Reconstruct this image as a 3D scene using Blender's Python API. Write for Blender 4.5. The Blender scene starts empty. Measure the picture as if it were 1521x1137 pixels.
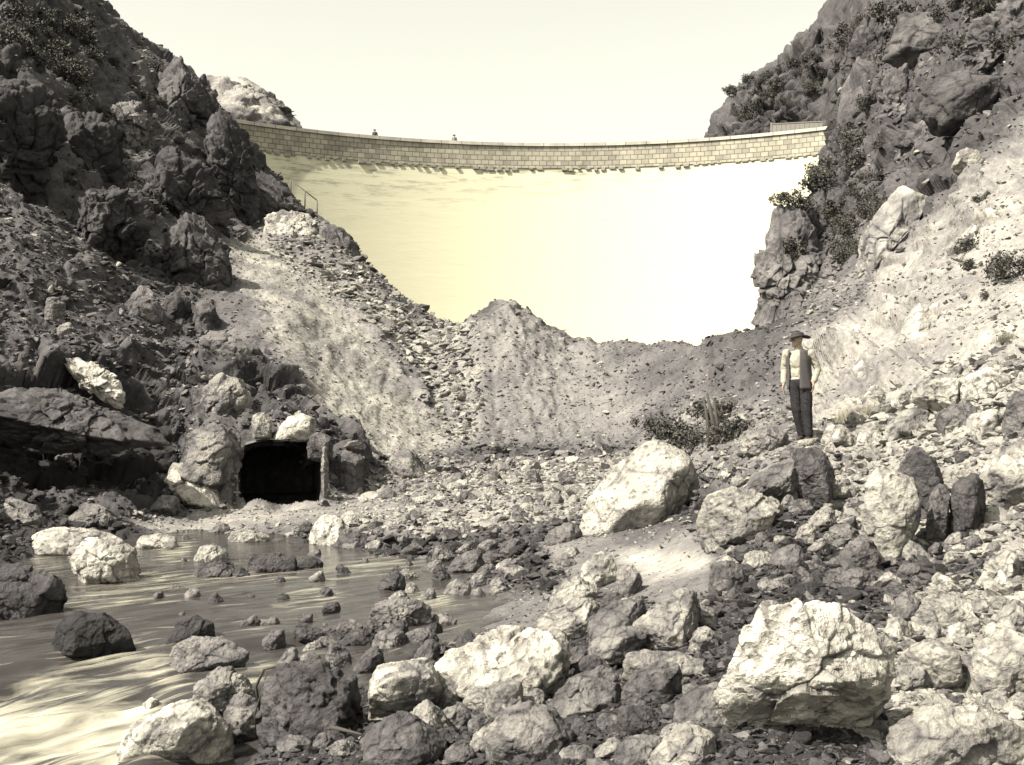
import bpy, math, random
import numpy as np
from mathutils import Vector

R = math.radians
rng = np.random.default_rng(11)
random.seed(11)
F, HX, HY, CZ = 1650.0, 760.5, 585.0, 3.0      # focal length in photo pixels, principal column, horizon row, eye height


def P(px, py, Y):
    return np.array([(px - HX) / F * Y, Y, CZ + (HY - py) / F * Y])


# ------------------------------------------------------------------ scene
scene = bpy.context.scene
col = scene.collection
cam = bpy.data.cameras.new("camera")
co = bpy.data.objects.new("camera", cam)
col.objects.link(co)
co.location = (0, 0, CZ)
co.rotation_euler = (R(90), 0, 0)
cam.sensor_width = 36
cam.lens = 36 * F / 1521
cam.shift_y = (HY - 568.5) / 1521
cam.clip_end = 3000
cam.clip_start = 0.05
scene.camera = co
scene.view_settings.view_transform = 'Standard'
scene.view_settings.look = 'None'
scene.view_settings.exposure = 1.2
scene.view_settings.gamma = 1
scene.render.engine = 'CYCLES'
scene.cycles.max_bounces = 4
scene.cycles.diffuse_bounces = 1

SUN = Vector((-0.56, -0.34, 0.755)).normalized()
sl = bpy.data.lights.new("sun", 'SUN')
sl.energy = 5.0
sl.angle = R(0.5)
sl.color = (1.0, 0.932, 0.80)
so = bpy.data.objects.new("sun", sl)
col.objects.link(so)
so.rotation_euler = SUN.to_track_quat('Z', 'Y').to_euler()

w = bpy.data.worlds.new("World")
scene.world = w
w.use_nodes = True
wt = w.node_tree
bg = wt.nodes["Background"]
sky = wt.nodes.new("ShaderNodeTexSky")
sky.sky_type = 'NISHITA'
sky.sun_disc = False
sky.sun_elevation = math.asin(SUN.z)
sky.sun_rotation = math.atan2(SUN.x, SUN.y)
sky.dust_density = 3.0
sky.air_density = 1.0
hs = wt.nodes.new("ShaderNodeHueSaturation")
hs.inputs['Saturation'].default_value = 0.12
tint = wt.nodes.new("ShaderNodeMix")
tint.data_type = 'RGBA'
tint.blend_type = 'MULTIPLY'
tint.inputs[0].default_value = 1
tint.inputs[7].default_value = (1.0, 0.968, 0.80, 1)
wt.links.new(sky.outputs[0], hs.inputs['Color'])
wt.links.new(hs.outputs[0], tint.inputs[6])
wt.links.new(tint.outputs[2], bg.inputs[0])
bg.inputs[1].default_value = 0.125


# ------------------------------------------------------------------ noise
def _h(ix, iy, iz, k=0):
    n = (ix * 374761393 + iy * 668265263 + iz * 2147483647 + k * 1274126177) & 0xFFFFFFFF
    n = ((n ^ (n >> 13)) * 1274126177) & 0xFFFFFFFF
    n = ((n ^ (n >> 16)) * 2246822519) & 0xFFFFFFFF
    return ((n ^ (n >> 15)) & 0xFFFFFF).astype(np.float32) / np.float32(0xFFFFFF)


def vnoise(p, k=0):
    i = np.floor(p).astype(np.int64)
    f = (p - i).astype(np.float32)
    u = f * f * f * (f * (f * 6 - 15) + 10)
    out = 0
    for dx in (0, 1):
        wx = u[:, 0] if dx else 1 - u[:, 0]
        for dy in (0, 1):
            wy = u[:, 1] if dy else 1 - u[:, 1]
            for dz in (0, 1):
                wz = u[:, 2] if dz else 1 - u[:, 2]
                out = out + wx * wy * wz * _h(i[:, 0] + dx, i[:, 1] + dy, i[:, 2] + dz, k)
    return out * 2 - 1


ROT = np.array([[0.36, 0.48, -0.8], [-0.8, 0.6, 0.0], [0.48, 0.64, 0.6]])


def fbm(p, octs=4, gain=0.5, k=0):
    a, s, out = 1.0, 0.0, 0
    for o in range(octs):
        out = out + a * vnoise(p, k + o)
        s += a
        a *= gain
        p = (p @ ROT) * 2.03 + 7.1
    return out / s


def ridged(p, octs=4, k=0):
    a, s, out = 1.0, 0.0, 0
    for o in range(octs):
        out = out + a * (1 - np.abs(vnoise(p, k + o)) * 2)
        s += a
        a *= 0.5
        p = (p @ ROT) * 2.1 + 3.7
    return out / s


def blocks(p, k=0, jit=0.9):
    """fractured rock: each cell is a block with its own height and tilt; returns (offset, crack distance)"""
    i = np.floor(p).astype(np.int64)
    n = len(p)
    d1 = np.full(n, 9.0, np.float32)
    d2 = np.full(n, 9.0, np.float32)
    val = np.zeros(n, np.float32)
    for dx in (-1, 0, 1):
        for dy in (-1, 0, 1):
            for dz in (-1, 0, 1):
                a, b, c = i[:, 0] + dx, i[:, 1] + dy, i[:, 2] + dz
                ox = p[:, 0] - (a + 0.5 + jit * (_h(a, b, c, k + 1) - 0.5))
                oy = p[:, 1] - (b + 0.5 + jit * (_h(a, b, c, k + 2) - 0.5))
                oz = p[:, 2] - (c + 0.5 + jit * (_h(a, b, c, k + 3) - 0.5))
                d = np.sqrt(ox * ox + oy * oy + oz * oz).astype(np.float32)
                g = _h(a, b, c, k + 4)
                v = (g - 0.5) * 1.1 + ox * (_h(a, b, c, k + 5) - 0.5) * 1.3 + oy * (_h(a, b, c, k + 6) - 0.5) * 1.3 \
                    + oz * (_h(a, b, c, k + 7) - 0.4) * 1.3
                nr = d < d1
                d2 = np.where(nr, d1, np.minimum(d2, d))
                val = np.where(nr, v, val)
                d1 = np.where(nr, d, d1)
    return val, d2 - d1


# ------------------------------------------------------------------ mesh helpers
def mesh_np(name, V, faces, smooth=True, attrs=None):
    """faces: list of int arrays (n,3) / (n,4)"""
    V = np.asarray(V, np.float32)
    if not isinstance(faces, list):
        faces = [faces]
    m = bpy.data.meshes.new(name)
    m.vertices.add(len(V))
    m.vertices.foreach_set("co", V.ravel())
    nl = sum(f.size for f in faces)
    m.loops.add(nl)
    m.loops.foreach_set("vertex_index", np.concatenate([f.ravel() for f in faces]).astype(np.int32))
    tot = np.concatenate([np.full(len(f), f.shape[1]) for f in faces]).astype(np.int32)
    m.polygons.add(len(tot))
    m.polygons.foreach_set("loop_start", (np.cumsum(tot) - tot).astype(np.int32))
    m.polygons.foreach_set("loop_total", tot)
    m.polygons.foreach_set("use_smooth", np.full(len(tot), smooth))
    for k, v in (attrs or {}).items():
        a = m.attributes.new(k, 'FLOAT', 'POINT')
        a.data.foreach_set("value", np.asarray(v, np.float32))
    m.update(calc_edges=True)
    m.validate()
    return m


def link(name, me, mat=None, parent=None, loc=None):
    o = bpy.data.objects.new(name, me)
    col.objects.link(o)
    if mat and me:
        me.materials.append(mat)
    if parent:
        o.parent = parent
    if loc is not None:
        o.location = loc
    return o


def tag(o, label=None, cat=None, group=None, kind=None):
    for k, v in (("label", label), ("category", cat), ("group", group), ("kind", kind)):
        if v:
            o[k] = v
    return o


_ico = {}


def ico(n):
    if n in _ico:
        return _ico[n]
    t = (1 + 5 ** .5) / 2
    V = [(-1, t, 0), (1, t, 0), (-1, -t, 0), (1, -t, 0), (0, -1, t), (0, 1, t), (0, -1, -t), (0, 1, -t), (t, 0, -1), (t, 0, 1),
         (-t, 0, -1), (-t, 0, 1)]
    V = [np.array(v) / np.linalg.norm(v) for v in V]
    Fc = [(0, 11, 5), (0, 5, 1), (0, 1, 7), (0, 7, 10), (0, 10, 11), (1, 5, 9), (5, 11, 4), (11, 10, 2), (10, 7, 6), (7, 1, 8),
          (3, 9, 4), (3, 4, 2), (3, 2, 6), (3, 6, 8), (3, 8, 9), (4, 9, 5), (2, 4, 11), (6, 2, 10), (8, 6, 7), (9, 8, 1)]
    for _ in range(n):
        mid = {}
        out = []

        def mp(a, b):
            key = (min(a, b), max(a, b))
            if key not in mid:
                v = V[a] + V[b]
                V.append(v / np.linalg.norm(v))
                mid[key] = len(V) - 1
            return mid[key]
        for a, b, c in Fc:
            ab, bc, ca = mp(a, b), mp(b, c), mp(c, a)
            out += [(a, ab, ca), (b, bc, ab), (c, ca, bc), (ab, bc, ca)]
        Fc = out
    _ico[n] = (np.array(V), np.array(Fc, np.int32))
    return _ico[n]


# ------------------------------------------------------------------ materials
def nd(t, typ, **kw):
    n = t.nodes.new(typ)
    for k, v in kw.items():
        if k in n.inputs:
            n.inputs[k].default_value = v
        else:
            setattr(n, k, v)
    return n


def math_node(t, op, a, b=None, c=None):
    n = t.nodes.new("ShaderNodeMath")
    n.operation = op
    for i, x in enumerate((a, b, c)):
        if x is None:
            continue
        if isinstance(x, (int, float)):
            n.inputs[i].default_value = x
        else:
            t.links.new(x, n.inputs[i])
    return n.outputs[0]


def mixc(t, fac, a, b, mode='MIX'):
    n = t.nodes.new("ShaderNodeMix")
    n.data_type = 'RGBA'
    n.blend_type = mode
    for i, x in ((0, fac), (6, a), (7, b)):
        if isinstance(x, (int, float)):
            n.inputs[i].default_value = x
        elif isinstance(x, tuple):
            n.inputs[i].default_value = (*x, 1)
        else:
            t.links.new(x, n.inputs[i])
    return n.outputs[2]


def rock_mat(name, bump=0.5, coarse=1.3, pits=0.0, var=0.75, rough=0.9, grit=14.0):
    """stone whose colour comes from the mesh's own 'tone' attribute, mottled by noise"""
    m = bpy.data.materials.new(name)
    m.use_nodes = True
    t = m.node_tree
    bs = t.nodes["Principled BSDF"]
    bs.inputs['Roughness'].default_value = rough
    bs.inputs['Specular IOR Level'].default_value = 0.25
    geo = nd(t, "ShaderNodeNewGeometry")
    at = nd(t, "ShaderNodeAttribute", attribute_name="tone")
    n1 = nd(t, "ShaderNodeTexNoise", Scale=coarse, Detail=6.0, Roughness=0.65)
    n2 = nd(t, "ShaderNodeTexNoise", Scale=grit, Detail=5.0, Roughness=0.7)
    vo = nd(t, "ShaderNodeTexVoronoi", Scale=grit * 0.8)
    for n in (n1, n2, vo):
        t.links.new(geo.outputs['Position'], n.inputs['Vector'])
    v1 = math_node(t, 'MULTIPLY_ADD', n1.outputs[0], 2.0 * var, 1 - var)
    v2 = math_node(t, 'MULTIPLY_ADD', n2.outputs[0], 2.2 * var, 1 - 1.1 * var)
    tone = math_node(t, 'MULTIPLY', math_node(t, 'MULTIPLY', math_node(t, 'POWER', at.outputs['Fac'], 1.7), 1.22), math_node(t, 'MULTIPLY', v1, v2))
    cl = nd(t, "ShaderNodeClamp", Min=0.015, Max=0.7)
    t.links.new(tone, cl.inputs[0])
    mr = nd(t, "ShaderNodeMapRange")
    mr.inputs[1].default_value = 0.04
    mr.inputs[2].default_value = 0.25
    t.links.new(cl.outputs[0], mr.inputs[0])
    tintc = mixc(t, mr.outputs[0], (1.0, 0.94, 1.02), (1.0, 0.955, 0.875))
    cmb = nd(t, "ShaderNodeCombineColor")
    for i in range(3):
        t.links.new(cl.outputs[0], cmb.inputs[i])
    t.links.new(mixc(t, 1.0, cmb.outputs[0], tintc, 'MULTIPLY'), bs.inputs['Base Color'])
    hgt = math_node(t, 'ADD', math_node(t, 'MULTIPLY', n2.outputs[0], 0.06), math_node(t, 'MULTIPLY', n1.outputs[0], 0.16))
    if pits:
        vp = nd(t, "ShaderNodeTexVoronoi", Scale=grit * 0.55)
        wob = nd(t, "ShaderNodeVectorMath", operation='ADD')
        t.links.new(geo.outputs['Position'], wob.inputs[0])
        sc = nd(t, "ShaderNodeVectorMath", operation='SCALE')
        sc.inputs['Scale'].default_value = 0.08
        t.links.new(n2.outputs['Color'], sc.inputs[0])
        t.links.new(sc.outputs[0], wob.inputs[1])
        t.links.new(wob.outputs[0], vp.inputs['Vector'])
        pm = nd(t, "ShaderNodeMapRange")
        pm.inputs[1].default_value = 0.0
        pm.inputs[2].default_value = 0.38
        t.links.new(vp.outputs['Distance'], pm.inputs[0])
        hgt = math_node(t, 'ADD', hgt, math_node(t, 'MULTIPLY', pm.outputs[0], 0.05 * pits))
    else:
        hgt = math_node(t, 'ADD', hgt, math_node(t, 'MULTIPLY', vo.outputs['Distance'], 0.03))
    bp = nd(t, "ShaderNodeBump", Strength=bump, Distance=1.0)
    t.links.new(hgt, bp.inputs['Height'])
    t.links.new(bp.outputs[0], bs.inputs['Normal'])
    return m


def plain_mat(name, c, rough=0.8, var=0.3, scale=20.0, bump=0.15, stretch=None):
    m = bpy.data.materials.new(name)
    m.use_nodes = True
    t = m.node_tree
    bs = t.nodes["Principled BSDF"]
    bs.inputs['Roughness'].default_value = rough
    bs.inputs['Specular IOR Level'].default_value = 0.25
    tc = nd(t, "ShaderNodeTexCoord")
    n = nd(t, "ShaderNodeTexNoise", Scale=scale, Detail=5.0, Roughness=0.65)
    if stretch:
        mp = nd(t, "ShaderNodeMapping")
        mp.inputs['Scale'].default_value = stretch
        t.links.new(tc.outputs['Object'], mp.inputs[0])
        t.links.new(mp.outputs[0], n.inputs['Vector'])
    else:
        t.links.new(tc.outputs['Object'], n.inputs['Vector'])
    f = math_node(t, 'MULTIPLY_ADD', n.outputs[0], 2 * var, 1 - var)
    cmb = nd(t, "ShaderNodeCombineColor")
    for i in range(3):
        t.links.new(f, cmb.inputs[i])
    t.links.new(mixc(t, 1.0, tuple(c), cmb.outputs[0], 'MULTIPLY'), bs.inputs['Base Color'])
    bp = nd(t, "ShaderNodeBump", Strength=bump, Distance=0.05)
    t.links.new(n.outputs[0], bp.inputs['Height'])
    t.links.new(bp.outputs[0], bs.inputs['Normal'])
    return m


M_ground = rock_mat("gorge_ground", bump=0.9, coarse=0.9, var=0.75, grit=7.0)
M_stone = rock_mat("creek_stone", bump=0.85, coarse=3.0, var=0.65, grit=26.0)
M_pale = rock_mat("pale_pitted_limestone", bump=1.0, coarse=2.2, pits=1.3, var=0.6, grit=15.0)
M_crag = rock_mat("fractured_crag", bump=0.9, coarse=0.6, var=0.9, grit=5.0)

# ------------------------------------------------------------------ terrain field: image row of the ground at each (column, distance)
CT = []


def C(px, zs=(), ys=()):
    for Y, z in zs:
        CT.append((px, Y, HY - (z - CZ) / Y * F))
    for Y, py in ys:
        CT.append((px, Y, py))


C(-900, zs=[(4, -1), (8, 0), (14, 3), (20, 7), (28, 13), (40, 22), (70, 34), (130, 40), (240, 40)])
C(-450, zs=[(4, -1.2), (8, -.5), (12, .3), (16, 1.4), (20, 2.8), (25, 5.0), (32, 9), (42, 17), (60, 28), (100, 38), (240, 40)])
C(-150, zs=[(4, -1.4), (8, -1.0), (12, -.5), (15, 0), (18, .6), (21, 1.4), (25, 3.2), (29, 5.5)],
  ys=[(34, 330), (40, 205), (50, 10), (65, -150), (90, -80), (130, 120), (240, 160)])
C(60, zs=[(4, -1.4), (8, -1.2), (11, -.7), (14, -.4), (18, -.25), (20.5, -.05)],
  ys=[(22, 790), (24, 745), (26, 690), (28, 610), (30, 530), (33, 435), (37, 335), (43, 225), (50, 110), (58, 0), (66, -80), (82, -20), (120, 160), (240, 200)])
C(170, zs=[(4, -1.2), (8, -.9), (12, -.55), (16, -.35), (20, -.15), (22.5, .05)],
  ys=[(24, 755), (26, 715), (28, 650), (30.5, 580), (34, 490), (39, 400), (45, 310), (53, 215), (62, 120), (70, 45), (75, 30), (88, 120), (130, 240), (240, 260)])
C(280, zs=[(4, -1.0), (7, -.95), (9, -.7), (12, -.4), (16, -.3), (20, -.15)],
  ys=[(23, 799), (25, 770), (27, 735), (29.5, 660), (32, 600), (36, 515), (41, 430), (47, 350), (54, 285), (62, 225), (70, 160), (78, 105), (82, 98),
      (95, 230), (120, 290), (127, 300), (137, 150), (160, 140), (240, 200)])
C(350, zs=[(4, -.7), (7, -.6), (9, -.45), (11, -.4), (14, -.3), (18, -.25), (21, -.1)],
  ys=[(24, 782), (26, 762), (27.3, 752), (28.2, 648), (30, 615), (33, 560), (37, 490), (42, 430), (48, 378), (55, 350), (62, 335), (66, 300),
      (72, 210), (77, 192), (85, 260), (105, 290), (123, 320), (129, 190), (136, 132), (160, 145), (240, 200)])
C(420, zs=[(4, 0), (7, .15), (9, .05), (11, -.2), (14, -.28), (18, -.22), (22, -.02)],
  ys=[(24, 778), (26, 763), (27.3, 754), (28.2, 645), (31, 598), (35, 530), (40, 465), (46, 415), (53, 375), (60, 345), (68, 318), (75, 285), (80, 278),
      (90, 350), (108, 370), (125, 360), (131, 220), (138, 165), (160, 190), (240, 260)])
C(500, zs=[(4, .1), (6.5, .3), (9, .15), (11, -.1), (14, -.25), (18, -.2), (21, 0)],
  ys=[(24, 768), (28, 735), (30, 685), (33, 625), (37, 560), (42, 500), (48, 440), (55, 385), (62, 352), (66, 342), (75, 385), (95, 450), (110, 440), (132, 330), (240, 400)])
C(580, zs=[(4, .2), (6.5, .38), (9, .28), (11, .05), (14, -.15), (17, -.15), (20, .05)],
  ys=[(24, 760), (29, 730), (32, 692), (35, 640), (39, 580), (44, 520), (49, 465), (55, 430), (58, 424), (66, 460), (90, 530), (120, 540), (240, 540)])
C(650, zs=[(4, .3), (6.5, .42), (9, .35), (12, .1), (14, -.08), (17, -.08), (20, .1)],
  ys=[(24, 750), (30, 712), (34, 688), (36, 665), (40, 600), (44, 545), (48, 500), (52, 481), (56, 486), (66, 525), (90, 560)])
C(700, zs=[(4, .35), (6.5, .45), (9, .4), (11, .25), (13, .08), (16, -.02), (18, .06), (22, .3)],
  ys=[(29, 715), (34, 682), (36, 666), (40, 590), (44, 510), (47, 474), (49, 478), (58, 535)])
C(745, ys=[(24, 748), (30, 706), (34, 680), (36, 655), (39, 590), (42, 525), (45, 470), (46.3, 446), (47.5, 452), (54, 520), (66, 555), (100, 570), (240, 575)])
C(800, ys=[(30, 702), (35, 665), (38, 610), (42, 535), (45, 482), (46.6, 471), (50, 500), (60, 550)])
C(775, zs=[(13, .2), (15.5, .07), (17, .12)])
C(850, zs=[(4, .5), (6.5, .6), (9, .5), (12, .42), (15, .36), (18, .48), (21, .55), (24, .65)],
  ys=[(30, 698), (35, 662), (38, 610), (41, 560), (44, 515), (46, 498), (48, 502), (56, 540), (100, 570)])
C(920, ys=[(29, 700), (33, 665), (35, 635), (38, 580), (41, 535), (43.5, 502), (45, 503), (52, 540)])
C(1000, zs=[(4, .6), (6.5, .75), (9, .75), (12, .75), (15, .8), (18, .9), (21, .95), (24, 1.05)],
  ys=[(28, 690), (30, 655), (33, 600), (36, 550), (39, 510), (41, 506), (48, 540), (90, 570), (133, 565), (139, 420), (240, 500)])
C(1050, ys=[(20, 740), (22, 705), (24, 678), (27, 645), (30, 622), (33, 570), (35, 515), (37, 506), (44, 530), (90, 550), (131, 545), (137, 300), (148, 215)])
C(1105, zs=[(4, .6), (6.5, .85), (9, .95), (12, 1.05), (14, 1.2), (15.5, 1.5)],
  ys=[(17, 702), (19, 665), (22, 642), (25, 618), (28, 575), (31, 525), (33, 503), (40, 525), (60, 540), (100, 545), (130, 535), (135, 260), (148, 128), (170, 140)])
C(1160, zs=[(9, .98), (12, 1.1)],
  ys=[(14.5, 745), (16, 700), (17.4, 657), (20, 640), (23, 600), (26, 540), (28.5, 500), (31, 497), (40, 515), (60, 515), (90, 520), (128, 505), (134, 180), (147, 95), (170, 110), (240, 130)])
C(1198, ys=[(27, 500), (31, 480), (40, 470), (55, 470), (75, 475), (100, 470), (124, 440), (131, 130), (145, 75)])
C(1230, ys=[(4, 1550), (6.5, 1130), (8, 1005), (10, 915), (12, 850), (14, 775), (16, 700), (17.5, 658), (20, 615), (23, 560), (26, 510), (30, 468), (36, 436), (44, 405),
            (55, 360), (70, 310), (90, 270), (110, 225), (123, 190), (132, 85), (145, 50), (240, 60)])
C(1300, ys=[(4, 1550), (6.5, 1130), (8, 1015), (10, 925), (12, 850), (14, 770), (16, 690), (18, 635), (20, 590), (23, 530), (27, 470), (33, 405), (40, 335), (50, 250),
            (65, 150), (85, 60), (110, -60), (145, -140), (240, -150)])
C(1400, ys=[(4, 1500), (6.5, 1140), (8, 1025), (10, 925), (12, 845), (14, 750), (16, 662), (18, 600), (20.5, 540), (24, 455), (28, 370), (33, 290), (40, 200), (50, 110),
            (65, 10), (90, -80), (145, -180), (240, -200)])
C(1521, ys=[(4, 1480), (6.5, 1140), (8, 1020), (10, 895), (12, 795), (14, 690), (16, 600), (18, 530), (20.5, 460), (24, 360), (28, 260), (33, 150), (40, 50), (50, -50),
            (70, -150), (100, -200), (240, -220)])
C(1750, ys=[(4, 1400), (6.5, 1080), (8, 960), (10, 830), (12, 715), (14, 600), (17, 470), (20, 370), (25, 230), (30, 110), (40, -60), (60, -210), (100, -300), (240, -300)])
C(2400, zs=[(4, 1.2), (8, 4), (14, 9), (20, 13), (28, 18), (40, 24), (70, 34), (130, 40), (240, 40)])
CT = np.array(CT)


def dom(px, Y):
    px = np.asarray(px, float)
    return np.stack([px / 100, 6 * np.log(np.asarray(Y, float))], -1)


def rk(d2):
    return np.sqrt(d2 + 0.04)


XA = dom(CT[:, 0], CT[:, 1])
n = len(XA)
K = rk(((XA[:, None] - XA[None]) ** 2).sum(-1))
A = np.zeros((n + 3, n + 3))
A[:n, :n] = K - 0.02 * np.eye(n)
A[:n, n] = 1
A[:n, n + 1:] = XA
A[n:, :n] = A[:n, n:].T
W = np.linalg.solve(A, np.concatenate([CT[:, 2], [0, 0, 0]]))

GX = np.concatenate([np.arange(-1300, -200, 40), np.arange(-200, 1720, 8), np.arange(1720, 2900, 40)]).astype(float)
GL = np.arange(math.log(4.0), math.log(240.0), 0.006)
GY = np.exp(GL)
G = np.zeros((len(GX), len(GL)))
for i0 in range(len(GX)):
    q = dom(np.full(len(GL), GX[i0]), GY)
    d2 = ((q[:, None] - XA[None]) ** 2).sum(-1)
    G[i0] = rk(d2) @ W[:n] + W[n] + q @ W[n + 1:]


def field(px, Y):
    """image row of the undisturbed ground"""
    px = np.clip(np.asarray(px, float), GX[0], GX[-1] - 1e-6)
    l = np.clip(np.log(np.asarray(Y, float)), GL[0], GL[-1] - 1e-6)
    i = np.clip(np.searchsorted(GX, px, side='right') - 1, 0, len(GX) - 2)
    fx = (px - GX[i]) / (GX[i + 1] - GX[i])
    g = (l - GL[0]) / 0.006
    j = np.clip(g.astype(int), 0, len(GL) - 2)
    fy = g - j
    return (G[i, j] * (1 - fx) + G[i + 1, j] * fx) * (1 - fy) + (G[i, j + 1] * (1 - fx) + G[i + 1, j + 1] * fx) * fy


def ground_z(X, Y):
    return CZ + (HY - field(HX + np.asarray(X) / np.asarray(Y) * F, Y)) / F * np.asarray(Y)


def water_z(Y):
    return np.interp(Y, [7, 8.5, 10, 11.5, 13.5, 17, 24], [-.62, -.45, -.22, -.06, .04, .06, .08])


def hit(px, py, ymin=4.2, water=True):
    """distance at which the ray through (px, py) first meets ground or creek"""
    c = field(np.full(len(GL), px), GY)
    if water:
        c = np.minimum(c, np.where((GY < 24) & (px < 760), HY - (water_z(GY) - CZ) / GY * F, 1e9))
    ok = np.where((c <= py) & (GY >= ymin))[0]
    return float(GY[ok[0]]) if len(ok) else None


# ------------------------------------------------------------------ ground kinds, some with shade put into their tone, painted as polygons on the terrain as surveyed from the camera station
RS = 4
RX0, RY0 = -400, -400
RW, RH = (1900 + 400) // RS, (1300 + 400) // RS
gx, gy = np.meshgrid(RX0 + RS * np.arange(RW), RY0 + RS * np.arange(RH), indexing='ij')


def inpoly(poly, X, Y):
    r = np.zeros(X.shape, bool)
    j = len(poly) - 1
    for i in range(len(poly)):
        xi, yi = poly[i]
        xj, yj = poly[j]
        with np.errstate(divide='ignore', invalid='ignore'):
            c = ((yi > Y) != (yj > Y)) & (X < (xj - xi) * (Y - yi) / (yj - yi + 1e-12) + xi)
        r ^= c
        j = i
    return r


def blur(a, n):
    for _ in range(2):
        for ax in (0, 1):
            k = np.ones(2 * n + 1) / (2 * n + 1)
            pad = [(n, n) if q == ax else (0, 0) for q in (0, 1)]
            a = np.apply_along_axis(lambda v: np.convolve(v, k, 'valid'), ax, np.pad(a, pad, mode='edge'))
    return a


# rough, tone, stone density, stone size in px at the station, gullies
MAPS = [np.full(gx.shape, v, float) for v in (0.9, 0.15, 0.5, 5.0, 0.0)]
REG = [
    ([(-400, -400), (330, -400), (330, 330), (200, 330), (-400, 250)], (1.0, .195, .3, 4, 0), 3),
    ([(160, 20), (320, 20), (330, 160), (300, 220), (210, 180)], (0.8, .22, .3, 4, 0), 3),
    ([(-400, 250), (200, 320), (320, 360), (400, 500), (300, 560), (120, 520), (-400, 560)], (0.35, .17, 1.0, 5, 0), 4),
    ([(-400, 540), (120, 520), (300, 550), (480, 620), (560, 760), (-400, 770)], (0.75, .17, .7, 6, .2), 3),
    ([(235, 300), (330, 362), (405, 500), (440, 570), (340, 510), (270, 410)], (.12, .2, .4, 3, .3), 2),  # same scree as the chute, with the cliff's cast shadow put into its tone
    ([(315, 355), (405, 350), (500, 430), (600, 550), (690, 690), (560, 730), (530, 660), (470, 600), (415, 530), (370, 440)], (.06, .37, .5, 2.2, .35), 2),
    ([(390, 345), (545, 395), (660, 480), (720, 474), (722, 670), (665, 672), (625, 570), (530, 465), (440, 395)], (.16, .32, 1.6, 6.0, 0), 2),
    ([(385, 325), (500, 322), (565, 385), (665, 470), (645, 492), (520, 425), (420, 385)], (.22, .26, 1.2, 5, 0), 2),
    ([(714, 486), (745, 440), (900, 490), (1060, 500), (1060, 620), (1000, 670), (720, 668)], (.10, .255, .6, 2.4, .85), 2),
    ([(900, 480), (1060, 495), (1060, 620), (1000, 660), (950, 600)], (.14, .20, .6, 2.6, .75), 4),  # right flank of the mound, its shade put into the tone
    ([(1048, 490), (1170, 480), (1175, 650), (1065, 640)], (.4, .17, .6, 4, .3), 2),  # shaded bank face, darkened through its ground tone
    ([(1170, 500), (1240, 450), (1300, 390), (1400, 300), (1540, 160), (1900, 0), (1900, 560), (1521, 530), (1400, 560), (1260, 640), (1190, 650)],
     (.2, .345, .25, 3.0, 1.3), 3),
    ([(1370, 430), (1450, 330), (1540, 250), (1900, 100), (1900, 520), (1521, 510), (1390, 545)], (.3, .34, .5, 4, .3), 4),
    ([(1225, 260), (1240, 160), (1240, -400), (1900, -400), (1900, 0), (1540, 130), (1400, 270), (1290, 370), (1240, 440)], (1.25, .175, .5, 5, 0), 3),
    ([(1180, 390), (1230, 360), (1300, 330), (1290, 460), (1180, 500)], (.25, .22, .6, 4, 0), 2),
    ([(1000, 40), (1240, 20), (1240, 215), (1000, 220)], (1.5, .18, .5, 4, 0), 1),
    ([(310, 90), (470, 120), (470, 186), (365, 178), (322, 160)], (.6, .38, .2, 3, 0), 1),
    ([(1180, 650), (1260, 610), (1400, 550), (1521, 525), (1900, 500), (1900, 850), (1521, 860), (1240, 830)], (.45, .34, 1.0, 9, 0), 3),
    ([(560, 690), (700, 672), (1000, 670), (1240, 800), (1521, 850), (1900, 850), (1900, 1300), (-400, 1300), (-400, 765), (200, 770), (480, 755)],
     (.28, .115, 1.4, 8, 0), 3),  # floor tone lowered to stand for shade in the gaps between stones
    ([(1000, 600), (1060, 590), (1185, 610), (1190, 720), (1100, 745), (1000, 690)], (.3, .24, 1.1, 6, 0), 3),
    ([(-100, 640), (120, 650), (245, 655), (255, 735), (100, 740), (-100, 730)], (.8, .08, .4, 5, 0), 2),  # left bank hollow: shade under the overhang painted as dark ground
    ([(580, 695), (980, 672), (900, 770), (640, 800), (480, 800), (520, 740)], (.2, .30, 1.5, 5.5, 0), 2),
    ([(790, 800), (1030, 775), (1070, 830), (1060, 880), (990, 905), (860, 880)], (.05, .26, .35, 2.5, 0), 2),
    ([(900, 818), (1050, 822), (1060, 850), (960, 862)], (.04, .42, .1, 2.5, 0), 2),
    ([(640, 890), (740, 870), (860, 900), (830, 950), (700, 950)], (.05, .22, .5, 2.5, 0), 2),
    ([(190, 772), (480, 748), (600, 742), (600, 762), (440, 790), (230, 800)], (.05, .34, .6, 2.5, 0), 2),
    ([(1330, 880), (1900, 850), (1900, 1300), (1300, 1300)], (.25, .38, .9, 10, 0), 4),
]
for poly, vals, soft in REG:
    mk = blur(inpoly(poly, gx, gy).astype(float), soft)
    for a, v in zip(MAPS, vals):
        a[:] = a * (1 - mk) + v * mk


def attr(k, px, py):
    i = np.clip((np.asarray(px) - RX0) / RS, 0, RW - 1.001)
    j = np.clip((np.asarray(py) - RY0) / RS, 0, RH - 1.001)
    a, b = i.astype(int), j.astype(int)
    u, v = i - a, j - b
    m = MAPS[k]
    return (m[a, b] * (1 - u) + m[a + 1, b] * u) * (1 - v) + (m[a, b + 1] * (1 - u) + m[a + 1, b + 1] * u) * v


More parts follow.
